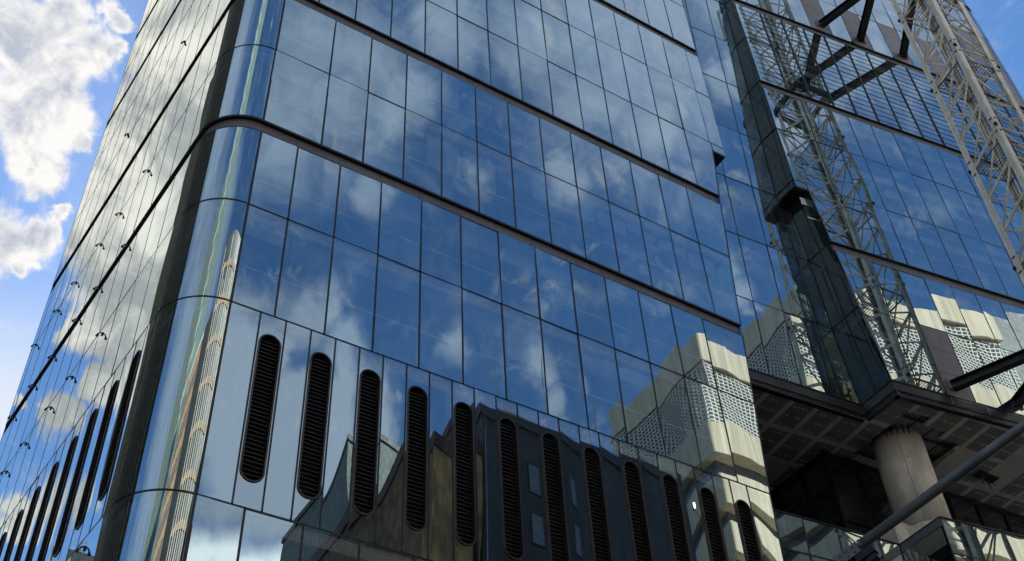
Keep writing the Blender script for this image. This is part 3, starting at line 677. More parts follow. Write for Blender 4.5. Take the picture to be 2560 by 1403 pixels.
# deep fascia at the foot of the overhang
ZS = 30.88
fm = MB(); tr = MB()
def fasc(a, b, ztop=31.62, zbot=31.16):
    d = Vector((b[0] - a[0], b[1] - a[1])).normalized(); n = Vector((d.y, -d.x))
    fm.hexa([(a[0], a[1], zbot), (b[0], b[1], zbot), (b[0] - n.x * .2, b[1] - n.y * .2, zbot), (a[0] - n.x * .2, a[1] - n.y * .2, zbot), (a[0], a[1], ztop), (b[0], b[1], ztop), (b[0] - n.x * .2, b[1] - n.y * .2, ztop), (a[0] - n.x * .2, a[1] - n.y * .2, ztop)])
    for z0, z1, o in ((ztop, ztop + .07, .03), (ZS, zbot, -.04)):
        q0 = (a[0] + n.x * o, a[1] + n.y * o); q1 = (b[0] + n.x * o, b[1] + n.y * o)
        tr.hexa([(*q0, z0), (*q1, z0), (q1[0] - n.x * .2, q1[1] - n.y * .2, z0), (q0[0] - n.x * .2, q0[1] - n.y * .2, z0), (*q0, z1), (*q1, z1), (q1[0] - n.x * .2, q1[1] - n.y * .2, z1), (q0[0] - n.x * .2, q0[1] - n.y * .2, z1)])
pK = BLOCK.P(0.95, 31.2, 0.02); pR = BLOCK.P(UR + 1, 31.2, 0.02); pI = RECESS.P(ru(pK.x), 31.2, 0.02); pT = RECESS.P(ru(17.8), 31.2, 0.02)
fasc((pT.x, pT.y), (pI.x, pI.y)); fasc((pI.x, pI.y), (pK.x, pK.y)); fasc((pK.x, pK.y), (pR.x, pR.y))
o = fm.build('base_fascia', M['bronze'], OT); tr.build('fascia_trim', M['black'], o)
for u in (3.95, 6.95, 9.9):          # open inspection slots in the fascia
    hb = MB(); hb.add(bar(BLOCK, u, 31.39, u + 1.9, 31.39, 0.34, 0.0, 0.035)); h = hb.build('access_slot', M['black'], OT)
    hf = MB(); hf.add(bar(BLOCK, u, 31.57, u + 1.9, 31.57, 0.015, 0.0, 0.045)); hf.add(bar(BLOCK, u, 31.22, u, 31.57, 0.02, 0.0, 0.045)); hf.add(bar(BLOCK, u + 1.9, 31.22, u + 1.9, 31.57, 0.02, 0.0, 0.045)); hf.build('slot_edge', M['alu'], h)
# soffit with a hole broken out round the column
CX, CY, CR = 28.72, 2.02, 1.06
sf = MB()
def cellok(x, y):
    yb = pK.y - 0.15 * (x - pK.x) if x > pK.x else RECESS.P(ru(x), 31).y
    return y > yb - 0.02
hole = [(27.38, 0.1), (28.5, -0.1), (28.5, 0.45), (29.8, 0.35), (29.8, 0.75), (31.0, 0.65), (31.0, 2.2), (30.2, 3.2), (27.4, 3.3)]
def inside(p, poly):
    c = False; n = len(poly)
    for i in range(n):
        (x1, y1), (x2, y2) = poly[i], poly[(i + 1) % n]
        if (y1 > p[1]) != (y2 > p[1]) and p[0] < (x2 - x1) * (p[1] - y1) / (y2 - y1) + x1: c = not c
    return c
me_b = bmesh.new()
gx = 0.2
outline = [(17.75, pT.y), (pI.x, pI.y), (pK.x, pK.y), (pR.x, pR.y), (49.5, 14), (17.75, 14)]
def tri_fill(poly, holes, z):
    bm = bmesh.new(); es = []
    for pl in [poly] + holes:
        vs = [bm.verts.new((x, y, z)) for x, y in pl]
        es += [bm.edges.new((vs[i], vs[(i + 1) % len(vs)])) for i in range(len(vs))]
    bmesh.ops.triangle_fill(bm, use_beauty=True, use_dissolve=False, edges=es)
    mb = MB(); bm.verts.index_update()
    for f in bm.faces: mb.poly([v.co[:] for v in f.verts])
    bm.free(); return mb
sf = tri_fill(outline, [hole], ZS + 0.02); so_ = sf.build('soffit', M['soffit'], OT)
pl = MB(); pl.prism([(26.6, -0.3), (31.6, -0.6), (31.6, 3.6), (26.6, 3.6)], 31.5, 31.55); pl.build('plenum', M['core'], so_)
hs_ = MB()
for i in range(len(hole)):
    (x1, y1), (x2, y2) = hole[i], hole[(i + 1) % len(hole)]; hs_.quad((x1, y1, ZS + .02), (x2, y2, ZS + .02), (x2, y2, ZS + .10), (x1, y1, ZS + .10))
for k in range(4): hs_.beam((27.0, -0.2 + k * .9, 31.2), (31.4, -0.6 + k * .9, 31.2), 0.06, 0.09)
for k in range(4): hs_.beam((27.6 + k * 1.05, -0.3, 31.32), (27.6 + k * 1.05, 3.4, 31.32), 0.05, 0.07)
hs_.build('ceiling_rails', M['core'], so_)
cl = MB()                           # a torn hole with hanging bits further right
for k in range(7): cl.beam((33.4 + .16 * k, 1.6 + .05 * k, ZS - .01), (33.45 + .16 * k, 1.75 + .1 * (k % 3), ZS - .30 - .12 * (k % 2)), 0.03)
cl.box(33.3, 1.5, ZS - .05, 34.5, 1.95, ZS + .005); cl.build('hanging_rods', M['black'], so_)
# round concrete column
c = MB(); prof = [(0, 26.3), (0.0, 26.3)]
c.tube([(CX, CY, 24.0), (CX, CY, 26.48)], CR * 1.015, 64); c.tube([(CX, CY, 26.52), (CX, CY, 31.05)], CR, 64); c.tube([(CX, CY, 26.46), (CX, CY, 26.54)], CR * 0.985, 64)
col_o = c.build('column', M['conc'], OT, True)
for p in col_o.data.polygons:
    if len(p.vertices) > 4: p.use_smooth = False
c = MB()
for a in (200, 212, 224, 238, 250): c.beam((CX + CR * 1.02 * math.cos(R(a)), CY + CR * 1.02 * math.sin(R(a)), 30.75), (CX + CR * 1.06 * math.cos(R(a)), CY + CR * 1.06 * math.sin(R(a)), 31.2), 0.03)
sx = []
for k in range(30):
    a = R(219 + 0.8 * math.sin(k * .7)); z = 26.5 + k * 0.145; sx.append((CX + (CR + .002) * math.cos(a), CY + (CR + .002) * math.sin(a), z))
c.tube(sx, 0.008, 6)
for a, z in ((228, 29.6), (236, 29.75)): c.tube([(CX + (CR - .02) * math.cos(R(a)), CY + (CR - .02) * math.sin(R(a)), z), (CX + (CR + .006) * math.cos(R(a)), CY + (CR + .006) * math.sin(R(a)), z)], 0.03, 10)
c.build('column_fixings', M['steel'], col_o)
# dark glass lobby set back under the overhang
lob = MB()
def yl(x): return 3.8 - 0.06 * (x - 26)
lob.quad((26.05, yl(26.05), 24), (50, yl(50), 24), (50, yl(50), ZS), (26.05, yl(26.05), ZS)); lob.quad((26.05, 13.9, 24), (26.05, yl(26.05), 24), (26.05, yl(26.05), ZS), (26.05, 13.9, ZS))
lo = lob.build('lobby_glazing', M['glass_dark'], OT)
lm = MB(); x = 26.05
while x < 49: lm.beam((x, yl(x) - .02, 24), (x, yl(x) - .02, ZS), 0.16, 0.12, (0, 1, 0)); x += 1.75
y = 5.2
while y < 13: lm.beam((26.03, y, 24), (26.03, y, ZS), 0.14, 0.12, (1, 0, 0)); y += 1.6
for z in (ZS - .25, 27.4): lm.beam((26.05, yl(26) - .03, z), (50, yl(50) - .03, z), 0.1, 0.3 if z > 30 else .06); lm.beam((26.02, 3.8, z), (26.02, 13.9, z), 0.1, 0.3 if z > 30 else .06)
lm.build('lobby_frame', M['black'], lo)
# terrace floor, back wall, parapet strip
tf = MB(); tf.prism([(17.8, RECESS.P(ru(17.8), 24).y + .05), (26.2, RECESS.P(ru(26.2), 24).y + .05), (26.2, -.42), (49, -3.8), (49, 14), (17.8, 14)], 23.6, 24.0); tf.build('terrace_floor', M['grey'], OT)
tb = MB(); tb.box(17.8, 13.9, 24, 50, 14.2, 31.2); tb.build('terrace_back_wall', M['core'], OT)
kb = BLOCK.P(.9, 25); ib = RECESS.P(ru(kb.x), 25)
ps = MB(); ps.hexa([(kb.x - .03, kb.y, 24.68), (kb.x + .02, kb.y, 24.68), (ib.x + .02, ib.y, 24.68), (ib.x - .03, ib.y, 24.68), (kb.x - .03, kb.y, 25.02), (kb.x + .02, kb.y, 25.02), (ib.x + .02, ib.y, 25.02), (ib.x - .03, ib.y, 25.02)])
ps.build('parapet_strip', M['fascia'], OT)
pc = MB(); pc.beam(BLOCK.P(.9, 25.03), BLOCK.P(UR, 25.03), 0.08, 0.05); pc.beam(RECESS.P(ru(17.7), 25.03), RECESS.P(ru(kb.x), 25.03), 0.08, 0.05); pc.beam((kb.x, kb.y, 25.03), (ib.x, ib.y, 25.03), .08, .05); pc.build('parapet_cap', M['mull'], OT)
tbx = MB(); tbx.box(26.35, 1.75, 24.0, 27.75, 2.6, 26.35); tbx.build('plinth_block', M['conc'], OT)
# core, slabs, roof, back
cr_ = MB(); cr_.prism([(22.0, 4.2), (46.5, 1.5), (46.5, 18), (22.0, 18)], 31.3, 83.6); cr_.build('core', M['core'], OT)
cr_ = MB(); cr_.prism([(19.0, 3.5), (46.5, 0.5), (46.5, 18), (19.0, 18)], 0, 23.5); cr_.build('podium_core', M['core'], OT)
for z in (Z['3'] - .1, Z['4'], Z['5b'] + .3, Z['6'], Z['7'], Z['8b'] + .3, Z['9'], Z['10b'] + .3, Z['11'], Z['12'], Z['13b'] + .3, 76.6):
    sl = MB(); k0 = BLOCK.P(KK(z) + .35, 0, -.3); k1 = BLOCK.P(UR, 0, -.3)
    r0 = RECESS.P(ru(18.3 if z < 43 else 20.5), z, -.3); r1 = RECESS.P(ru(k0.x), z, -.3)
    sl.prism([(r0.x, r0.y), (r1.x, r1.y), (k0.x, k0.y), (k1.x, k1.y), (47.2, 10), (47.2, 18), (r0.x, 18)], z - .30, z - .02); so_ = sl.build('floor_slab', M['slab'], OT)
    if z > 34:
        t = MB(); t.add(bar(BLOCK, KK(z) + .4, z - 2.28, UR - .3, z - 2.28, .07, -.30, -.27)); t.build('ceiling_trim', M['trim'], so_)
        t = MB(); t.add(bar(BLOCK, KK(z) + .4, z - 1.0, UR - .3, z - 1.0, .5, -.38, -.35)); t.build('blind_head', M['blind'], so_)
rf = MB(); rf.prism([(20.5, 1.3), (25.0, 0.6), (25.0, -.3), (47, -3.2), (48.4, -1.8), (48, 19), (20.5, 19)], 80.7, 81.2); rf.prism([(21.5, 1.5), (46.5, -1.8), (46.8, 18), (21.5, 18)], 81.2, 98); rf.build('roof', M['core'], OT)  # upper box is added above the frame to shade the buildings opposite
sw = MB(); e = RCO.P(RCO.len, 0); sw.quad((e.x, e.y, 31.6), (e.x + .5, 19, 31.6), (e.x + .5, 19, 81), (e.x, e.y, 81)); sw.quad((e.x + .5, 19, 0), (17.5, 19.5, 0), (17.5, 19.5, 81), (e.x + .5, 19, 81)); sw.quad((e.x, e.y, 0), (e.x + .5, 19, 0), (e.x + .5, 19, 25), (e.x, e.y, 25)); sw.build('rear_wall', M['glass_dark'], OT)
# ------------------------------------------------------------------ tower crane mast tied to the second tower
TC = thing('tower_crane', 'cream lattice mast of a tower crane, tied to the glass wall by black steel struts', 'crane', (31.94, -6.49, 0))
TOW = Vector((-0.925, -0.379, 0)); RGT = Vector((0.379, -0.925, 0))
A10 = R(12.0); DG = 1.60
corner = {'M': TOW * math.cos(A10) + RGT * math.sin(A10), 'R': RGT * math.cos(A10) - TOW * math.sin(A10)}
corner['B'] = -corner['M']; corner['L'] = -corner['R']
def axis(z): return Vector((31.94, -6.49, z)) + Vector((0.379, -0.925, 0)) * (0.03 + 0.022 * (z - 41.5))
def cpt(k, z, f=1.0): return axis(z) + corner[k] * DG * f
PAN = 2.145; ZL0 = 49.56 - 22 * PAN; ZM0 = 50.40 - 22 * PAN
zc0, zc1 = 0.0, 74.0
for k in 'MRBL':                      # chords: angle sections, open side inwards, spliced every six panels
    nxt = {'M': ('R', 'L'), 'R': ('B', 'M'), 'B': ('L', 'R'), 'L': ('M', 'B')}[k]
    ch = MB()
    a, b = cpt(k, zc0), cpt(k, zc1)
    for q in nxt:
        d = (corner[q] - corner[k]).normalized(); o = (corner[k]).normalized()
        ch.beam(a + d * 0.13 + o * 0.0, b + d * 0.13, 0.27, 0.035, d.cross(Vector((0, 0, 1))))
    ch.beam(a, b, 0.075, 0.075, corner[k])
    co = ch.build('chord', M['crane'], TC)
    pin = MB(); z = ZM0 if k in 'MB' else ZL0
    i = 0
    while z < zc1 - 1:
        sp = MB()
        for q in nxt:
            d = (corner[q] - corner[k]).normalized(); p = cpt(k, z) + d * 0.12
            sp.beam(p + Vector((0, 0, -.13)), p + Vector((0, 0, .13)), 0.30, 0.05, d.cross(Vector((0, 0, 1))))
        sp.build('gusset_plate', M['crane'], co)
        if i % 3 == 1:
            for dz in (-.45, .45):
                p = cpt(k, z + dz, 1.02)
                for q in nxt:
                    d = (corner[q] - corner[k]).normalized(); pin.beam(p + d * .03, p + d * .22, 0.05, 0.06)
            p = cpt(k, z - .1, 1.04); pin.beam(p + Vector((0, 0, -.09)), p + Vector((0, 0, .09)), 0.13)
        z += PAN; i += 1
    pin.build('splice_pins', M['steel'], co)
br = Parts('brace', 100)
def brace(k, za, q, zb, r=0.055, double=False):
    a, b = cpt(k, za, .90), cpt(q, zb, .90); mb = MB()
    if double:
        o = Vector((0, 0, .06))
        mb.beam(a + o, b + o, 0.055, 0.06); mb.beam(a - o, b - o, 0.055, 0.06); mb.beam(a, b, 0.03, 0.10)
    else: mb.tube([a, b], r, 8)
    zmid = (za + zb) / 2
    br.add(mb, M['crane'], (1 if 33 < zmid < 64 else -1) + (0.5 if 'M' in (k, q) else 0) - abs(zmid - 48) * .001, not double)
n = int((zc1 - ZM0) / PAN)
for i in range(n):
    zl, zm = ZL0 + i * PAN, ZM0 + i * PAN
    for s_, m_ in (('L', 'M'), ('R', 'B')):
        brace(s_, zl, m_, zm, double=True)
        if zm + PAN < zc1: brace(s_, zl, m_, zm + PAN, 0.05)
    brace('M', zm, 'R', zl + .85, 0.05); brace('L', zl, 'B', zm, .05)
    if i < n - 1:
        brace('M', zm + PAN, 'R', zm, 0.05); brace('B', zm + PAN, 'L', zl, .05)
br.flush(TC)
lad = MB()                             # caged ladder with landings
lc = lambda z: axis(z) + RGT * 0.35 - TOW * 0.25
for s in (-.2, .2): lad.beam(lc(28) + RGT * s, lc(74) + RGT * s, 0.035, 0.05)
z = 28.0
while z < 74: lad.beam(lc(z) - RGT * .2, lc(z) + RGT * .2, 0.02); z += 0.28
z = 28.3
while z < 74:
    pts = [lc(z) + RGT * .36 * math.cos(R(t)) + TOW * (.36 * math.sin(R(t))) for t in range(0, 181, 20)]; lad.tube(pts, 0.014, 6); z += 0.75
for t in (20, 60, 90, 120, 160): lad.beam(lc(28) + RGT * .36 * math.cos(R(t)) + TOW * .36 * math.sin(R(t)), lc(74) + RGT * .36 * math.cos(R(t)) + TOW * .36 * math.sin(R(t)), 0.015, 0.02)
lad.build('ladder', M['galv'], TC)
for z in (36.6, 43.0, 49.4, 55.8, 62.2):
    pf = MB()
    a, b, c, d = (cpt(k, z, .92) for k in 'MRBL')
    for k in range(13):
        t = k / 12; pf.beam(a.lerp(b, t), d.lerp(c, t), 0.02, 0.035)
    for p, q in ((a, b), (b, c), (c, d), (d, a)): pf.beam(p, q, 0.05, 0.10)
    pf.build('landing', M['galv'], TC)
cb = MB()
for j in range(5):
    o = RGT * (-.35 + .12 * j) + TOW * (0.1 + .09 * (j % 2)); cb.tube([axis(z) + o + RGT * (.06 * math.sin(z * .7 + j)) for z in range(26, 75, 1)], 0.016 + .006 * (j % 2), 6)
cb.build('cables', M['rubber'], TC)
def hbeam(a, b, w=0.36, h=0.40):
    a, b = Vector(a), Vector(b); mb = MB(); d = (b - a).normalized(); u = Vector((0, 0, 1)); x = d.cross(u).normalized(); y = x.cross(d)
    mb.beam(a + y * h / 2, b + y * h / 2, w, 0.04); mb.beam(a - y * h / 2, b - y * h / 2, w, 0.04); mb.beam(a, b, 0.05, h)
    return mb
for z, spots in ((60.95, (((30.72, -1.15), (31.78, -5.75)), ((33.61, -1.58), (31.35, -5.30)), ((36.79, -2.05), (33.55, -6.35)))),
                 (32.32, (((29.48, -.95), (31.35, -5.45)), ((32.89, -1.47), (31.45, -5.30)), ((35.9, -1.95), (33.2, -6.2))))):
    for (x0, y0), (x1, y1) in spots:
        mb = hbeam((x0, y0, z), (x1, y1, z)); o = mb.build('tie_strut', M['steel'], TC)
        pb = MB(); d = (Vector((x1, y1, z)) - Vector((x0, y0, z))).normalized(); s = d.cross(Vector((0, 0, 1)))
        pb.beam(Vector((x0, y0, z)) - s * .30, Vector((x0, y0, z)) + s * .30, 0.10, 0.55)
        for k in (-.22, .22): pb.tube([Vector((x0, y0, z - .16)) + s * k, Vector((x0, y0, z - .16)) + s * k + d * .16], 0.035, 8)
        pb.build('anchor_plate', M['galv'], o)
    cf = MB(); a, b, c, d = (cpt(k, z, 1.12) for k in 'MRBL')
    for p, q in ((a, b), (b, c), (c, d), (d, a)): cf.beam(p, q, 0.22, 0.40)
    cf.build('tie_collar', M['steel'], TC)

# ------------------------------------------------------------------ street pole with an outreach arm, close to the camera
def px(x, y, d):
    return CAMP + (_r * ((x - 1280) / 2889.64) - _u * ((y - 701.5) / 2889.64) - _b).normalized() * d
SP = thing('street_pole', 'grey galvanised street pole arm ending in a clamp box with looping cables', 'pole', (3.3, -20.3, 0))
A = Vector((1.499, -15.725, 8.084)); B = Vector((3.297, -20.303, 9.525))
arm = MB(); arm.tube([A, A.lerp(B, .33), A.lerp(B, .66), B], 0.056, 24); arm.build('arm', M['galv'], SP, True)
d = (A - B).normalized(); s = d.cross(Vector((0, 0, 1))).normalized(); uu = s.cross(d)
cp = MB(); cp.tube([A - d * .02, A + d * .015], 0.060, 20); cp.tube([A + d * .0, A + d * .05], 0.035, 12)
c0 = A + d * .17 - uu * .03
cp.beam(c0 - d * .14 + s * 0.05, c0 + d * .14 + s * 0.05, 0.012, 0.13); cp.beam(c0 - d * .14 - s * .05, c0 + d * .14 - s * .05, 0.012, 0.13); cp.beam(c0 - d * .13 + uu * .06, c0 + d * .13 + uu * .06, 0.11, 0.012)
for k in (-.08, 0, .08):
    for m_ in (-.03, .03): cp.tube([c0 + d * k + uu * m_ - s * .07, c0 + d * k + uu * m_ + s * .07], 0.012, 8)
cp.build('clamp_box', M['galv'], SP)
h = MB(); hp = A + d * .02 - uu * .13
h.beam(hp - d * .12, hp + d * .10, 0.10, 0.09); h.beam(hp - d * .10 - uu * .09, hp + d * .02 - uu * .10, 0.09, 0.05); h.build('mounting_bracket', M['steel'], SP)
cbm = MB()
e0 = c0 + d * .13
cbm.tube([e0, e0 + d * .05 - uu * .01, e0 + d * .085 - uu * .05, e0 + d * .09 - uu * .12, e0 + d * .085 - uu * .5, e0 + d * .05 - uu * 1.2], 0.016, 8)
cbm.tube([e0 - uu * .05, e0 + d * .03 - uu * .065, e0 + d * .045 - uu * .11, e0 + d * .04 - uu * .5], 0.007, 6); cbm.build('cable', M['rubber'], SP)
post = MB(); post.tube([(B.x, B.y, 0.0), (B.x, B.y, B.z + .4)], [0.14, 0.09], 24); post.tube([(B.x, B.y, 0), (B.x, B.y, .5)], 0.19, 24); post.build('post', M['galv'], SP, True)

# ------------------------------------------------------------------ buildings across the street, seen in the glass
def windows(parent, x0, x1, y, zs, step, w, h, mat=None, frame=None, face='y'):
    for z in zs:
        x = x0 + step / 2
        while x + w / 2 < x1:
            f = MB()
            if face == 'y':
                f.box(x - w / 2 - .1, y - .12, z - .1, x + w / 2 + .1, y + .06, z); f.box(x - w / 2 - .1, y - .12, z + h, x + w / 2 + .1, y + .06, z + h + .12)
                f.box(x - w / 2 - .1, y - .12, z, x - w / 2, y + .05, z + h); f.box(x + w / 2, y - .12, z, x + w / 2 + .1, y + .05, z + h)
                p = MB(); p.box(x - w / 2, y - .12, z, x + w / 2, y + .012, z + h)
            fo = f.build('window', frame or M['dkconc'], parent); p.build('pane', mat or M['winglass'], fo)
            x += step
# cream tower: bowed concrete bands and white lattice screens
CT = thing('cream_tower', 'sunlit cream tower with bowed bands and white lattice screens, mirrored above the rightmost louvres', 'tower', (70, -50, 0))
def band(x0, x1, z0, z1, out, y0=-45.0, yb=-61.5, bow=0.35):
    """one storey-high spandrel wrapping the corner with a softly bowed plan and rounded edge"""
    mb = MB(); pts = []
    r = 0.4
    xl_, yf = x0 - out, y0 + out
    for k in range(9):
        t = k / 8; pts.append((xl_, yb + (yf - r - yb) * t, 0))
    for k in range(1, 6):
        a = R(180 - 90 * k / 6); pts.append((xl_ + r + r * math.cos(a), yf - r + r * math.sin(a), 0))
    m_ = 24
    for k in range(m_ + 1):
        t = k / m_; pts.append((xl_ + r + (x1 - xl_ - r) * t, yf + bow * abs(math.sin(math.pi * t * 3)), 0))
    zs = [(z0, 0.0), (z0 + .06, .04), (z1 - .06, .04), (z1, 0.0)]
    cxm, cym = (x0 + x1) / 2, (y0 + yb) / 2; n = len(pts); rows = []
    for z, e in zs:
        i = len(mb.v); rows.append(i)
        for x, y, _ in pts:
            d = Vector((x - cxm, y - cym)).normalized() * e; mb.v.append((x + d.x, y + d.y, z))
    for a, b in zip(rows, rows[1:]):
        for k in range(n - 1): mb.f.append((a + k, a + k + 1, b + k + 1, b + k)); mb.m.append(0)
    for row in (rows[0], rows[-1]):
        i = len(mb.v); mb.v.append((cxm, cym, mb.v[row][2]))
        for k in range(n - 1): mb.f.append((row + k, row + k + 1, i)); mb.m.append(0)
    return mb
CX0, CX1 = 62.6, 79.0
body = MB(); body.box(CX0 + .9, -61, 0, CX1 - .2, -46.2, 84); body.build('body', M['grey'], CT)
body = MB(); body.box(CX0 + .85, -60.9, 30, CX1 - .3, -46.1, 83); body.build('recessed_glazing', M['winglass'], CT)
band(CX0, CX1, 83.0, 86.8, 0.2, bow=.3).build('parapet', M['cream'], CT)
zb = [(71.3, 75.3), (65.0, 68.7), (59.6, 63.0), (54.4, 57.6), (49.2, 52.4), (44.0, 47.2), (38.8, 42.0), (33.6, 36.8), (28.4, 31.6), (23.2, 26.4), (18.0, 21.2), (12.8, 16.0), (6.5, 10.8)]
for z0, z1 in zb: band(CX0, CX1, z0, z1, 0.15, bow=.16).build('spandrel_band', M['cream'], CT)
for z0, z1 in ((75.4, 82.9),):
    for face in 0, 1:
        s = MB()
        if face == 0:
            a0_, b0_ = CX0 - .05, CX1 - .3; y = -45.0
            x = a0_; i = 0
            while x < b0_:
                s.box(x, y - .12, z0, x + .14, y + .06, z1); x += .66
            z = z0 + .2
            while z < z1: s.box(a0_, y - .10, z, b0_, y + .08, z + .13); z += .50
        else:
            y = -61.0
            while y < -44.9: s.box(CX0 - .06, y, z0, CX0 + .12, y + .14, z1); y += .66
            z = z0 + .2
            while z < z1: s.box(CX0 - .08, -61, z, CX0 + .10, -44.92, z + .13); z += .50
        s.build('lattice_screen', M['white'], CT)
rp = MB()
for k, (x, y, h_) in enumerate(((70, -49, 91), (71.2, -49.3, 92.5), (72.2, -48.8, 90), (67, -52, 90))): rp.tube([(x, y, 86), (x, y, h_)], .45, 14)
rp.build('roof_flue', M['alu'], CT, True)
fl_ = MB(); fl_.beam((62.4, -47, 64.2), (60.5, -47, 64.6), 0.12); fl_.beam((62.4, -47, 66.0), (60.5, -47, 65.2), 0.08)
GLINT = thing('sun_glint', 'added white glowing disc standing in for a sun glint beside the second louvre from the right', 'glint', (60.3, -47, 64.2))  # glowing disc with mount, added in place of a sun glint
fl_.build('glint_bracket', M['steel'], GLINT)
fh = MB(); fh.tube([(60.2, -47.5, 65.2), (60.2, -46.95, 65.15)], [0.30, 0.48], 20); fh.build('glint_housing', M['steel'], GLINT)
em, et, eo = new_mat('glint_glow'); ee = NN(et, 'ShaderNodeEmission'); ee.inputs['Strength'].default_value = 6.0; et.links.new(ee.outputs[0], eo.inputs[0])
fh = MB(); fh.tube([(60.2, -46.95, 65.15), (60.2, -46.90, 65.145)], [0.34, 0.32], 20); fh.build('lens', em, GLINT)
# taller grey building behind it
GB = thing('grey_office_block', 'grey block with a rounded crown, mirrored beside the cream tower at the far right', 'building', (95, -58, 0))
b = MB(); b.box(79.6, -75, 0, 112, -52, 92); b.build('wall', M['grey'], GB)
b = MB(); b.prism([(92 + 10 * math.cos(R(t)), -62 + 9 * math.sin(R(t))) for t in range(0, 360, 15)], 92, 97); b.build('crown', M['grey'], GB)
b = MB(); b.prism([(92 + 10.6 * math.cos(R(t)), -62 + 9.6 * math.sin(R(t))) for t in range(0, 360, 15)], 90, 92.6); b.build('crown_ledge', M['dkconc'], GB)
RT = thing('shade_tower', 'plain concrete tower added unseen behind the second tower to shade the dark building', 'tower', (62, 40, 0))  # added out of view only to cast shade on the dark building
b = MB(); b.box(47.5, 26, 0, 78, 60, 150); b.build('wall', M['grey'], RT)
b = MB(); b.box(47.2, 25.7, 150, 78.3, 60.3, 151.2); b.build('parapet', M['conc'], RT)
# dark building with two columns of windows
DB = thing('dark_building', 'charcoal clad building with small pale windows and roof antennas, mirrored behind the middle louvres', 'building', (36, -40, 0))
b = MB(); b.box(27.7, -56, 0, 46.5, -35, 55.4); b.build('wall', M['dkconc'], DB)
b = MB(); b.box(27.5, -56.2, 55.4, 46.7, -34.8, 56.3); b.build('parapet', M['dkconc'], DB)
b = MB(); b.tube([(28.1, -34.85, 20), (28.1, -34.85, 54)], .07, 10); b.build('downpipe', M['alu'], DB)
M['palewin'] = pbr('pale_window', (0.21, 0.25, 0.31), 0.25)
windows(DB, 31.0, 37.2, -34.98, [52.0 - 4.3 * k - 2.2 for k in range(10)], 3.1, 1.4, 2.5, M['palewin'])
an = MB()
for x, y, z1, r in ((40.2, -37, 62.8, .06), (37.9, -40, 69, .05), (31.0, -36, 64.6, .05), (43, -42, 66, .04)): an.tube([(x, y, 55.4), (x, y, z1)], r, 8)
for k in range(5): an.box(39.9 + .1 * k, -37.2, 56.4 + .3 * k, 40.5, -36.8, 56.6 + .3 * k)
an.build('antenna', M['white'], DB)
# brown rendered building and the grey-green block behind it
BB = thing('brown_building', 'brown rendered building with a maroon parapet, mirrored left of the middle louvres', 'building', (25.5, -45, 0))
b = MB(); b.box(23.9, -64, 0, 27.5, -35.7, 51.4); M['painted_sun'] = pbr('painted_sun_render', (0.92, 0.52, 0.17), 0.85, 0, 0.6, 0.55, col2=(0.26, 0.17, 0.08), bump=0.1, stretch=(1, 1, 0.6)); b.build('wall', M['brown'], BB)
b = MB(); b.box(23.85, -35.7, 0, 27.5, -35.4, 51.4); b.build('front_wall', M['painted_sun'], BB)  # dappled sunlight put into the colour of the brown street face
b = MB(); b.box(23.7, -64.2, 51.4, 27.6, -35.2, 52.6); b.build('parapet', M['maroon'], BB)
GG = thing('greygreen_block', 'tall plain grey-green block, mirrored above the brown building', 'building', (38, -70, 0))
b = MB(); b.box(32.4, -84, 0, 44.0, -64.5, 74.5); b.build('wall', M['green'], GG)
b = MB(); b.box(32.2, -84.2, 74.5, 44.2, -64.3, 75.2); b.tube([(43.2, -65, 75), (43.2, -65, 76.5)], .2, 8); b.build('parapet', M['dkconc'], GG)
# buildings the curved corner gathers into thin streaks
SB = thing('striped_tower', 'pale and black striped tower, mirrored as wavy stripes along the curved corner', 'tower', (-3, -46, 0))
b = MB(); b.box(-13, -58, 0, 8, -42, 71); b.build('wall', M['navy'], SB)
b = MB()
for k in range(8): b.box(-12.7 + k * 2.65, -42.3, 0, -12.0 + k * 2.65 + .3 * (k % 2), -41.5, 70 - 2.5 * (k % 3))
b.build('pale_fins', M['conc'], SB)
b = MB()
for k in range(17): b.box(-13.1, -42.05, 3 + 4 * k, 8.1, -41.9, 3.7 + 4 * k)
b.build('spandrels', M['orange'], SB)
NB = thing('black_glass_tower', 'black glass tower, mirrored as the black streak between striped and orange ones', 'tower', (-18, -50, 0))
b = MB(); b.box(-22.4, -58, 0, -13.2, -44, 66); b.build('wall', M['navy'], NB)
b = MB()
for k in range(6): b.box(-22 + 1.6 * k, -44.1, 2, -21.7 + 1.6 * k, -43.8, 65)
b.build('ribs', M['dkconc'], NB)
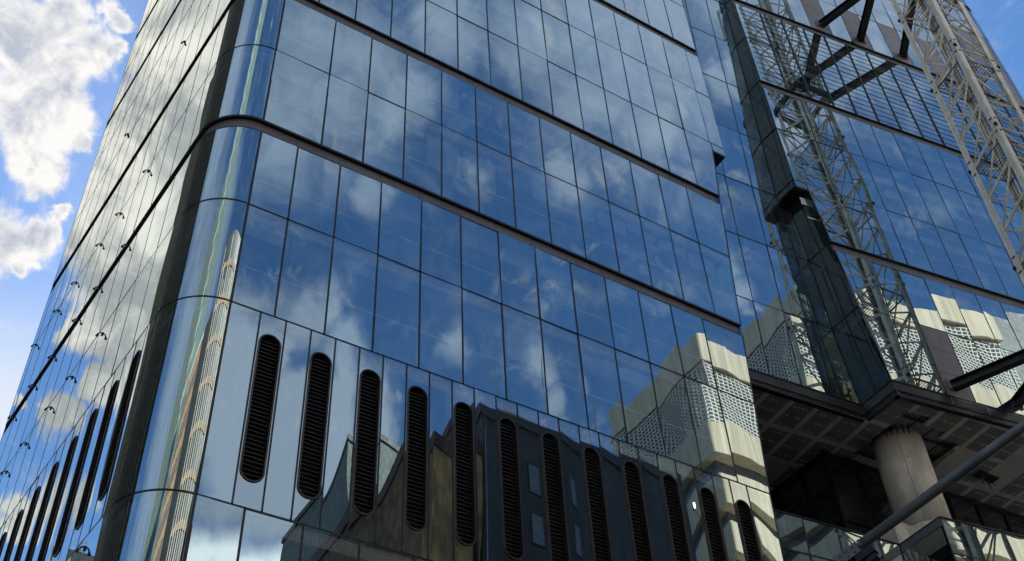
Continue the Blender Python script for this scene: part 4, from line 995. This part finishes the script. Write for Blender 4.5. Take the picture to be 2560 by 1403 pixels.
SO = thing('sandstone_building', 'warm sandstone building, drawn out as an orange streak in the curved corner', 'building', (-28, -50, 0))
b = MB(); b.box(-33.5, -58, 0, -22.6, -43, 64); b.build('wall', M['orange'], SO); b = MB(); b.box(-33.7, -58.2, 64, -22.4, -42.8, 65); b.build('parapet', M['conc'], SO)
windows(SO, -33.2, -23, -42.98, [4 + 4 * k for k in range(15)], 2.6, 1.4, 2.0)
PG = thing('pale_green_tower', 'slim pale green tower, drawn out as a light streak in the curved corner', 'tower', (-38, -50, 0))
b = MB(); b.box(-41, -58, 0, -35.5, -42, 190); b.build('wall', M['mint'], PG)
windows(PG, -40.9, -35.6, -41.98, [6 + 4 * k for k in range(45)], 2.7, 1.5, 1.6)
DG_ = thing('ribbed_block', 'dark block with pale vertical ribs, drawn out as thin lines in the curved corner', 'building', (-52, -50, 0))
b = MB(); b.box(-66, -64, 0, -42, -46, 104); b.build('wall', M['navy'], DG_)
b = MB()
for k in range(8): b.box(-65.5 + k * 3.0, -46.3, 2, -64.7 + k * 3.0, -45.4, 103)
b.build('ribs', M['mint'], DG_)
OL = thing('olive_tower', 'olive ribbed tower mirrored as the dark band left of the curved corner', 'tower', (-32, 28, 0))
b = MB(); b.box(-44, 4.0, 0, -21.5, 54.5, 110); b.build('wall', M['olive'], OL)
b = MB()
for k in range(15): b.box(-21.55, 4.6 + 2.5 * k, 1, -21.0, 5.2 + 2.5 * k, 109.5)
b.build('ribs', M['core'], OL)
FT = thing('distant_tower', 'pale grey-green tower with roof masts, mirrored at the very foot of the side facade', 'tower', (-50, 150, 0))
b = MB(); b.box(-62, 140, 0, -47.5, 165, 103); b.build('wall', M['green'], FT)
b = MB(); b.box(-47.3, 142, 0, -41.5, 165, 96); b.build('wing', M['cream'], FT)
b = MB()
for k, (x, h_) in enumerate(((-49, 112), (-52, 109), (-55, 108), (-45, 103))): b.tube([(x, 146, 95), (x, 146, h_)], .25, 8)
b.build('mast', M['alu'], FT)
windows(FT, -61.5, -48, 139.98, [40 + 4 * k for k in range(15)], 2.2, 1.3, 2.2)
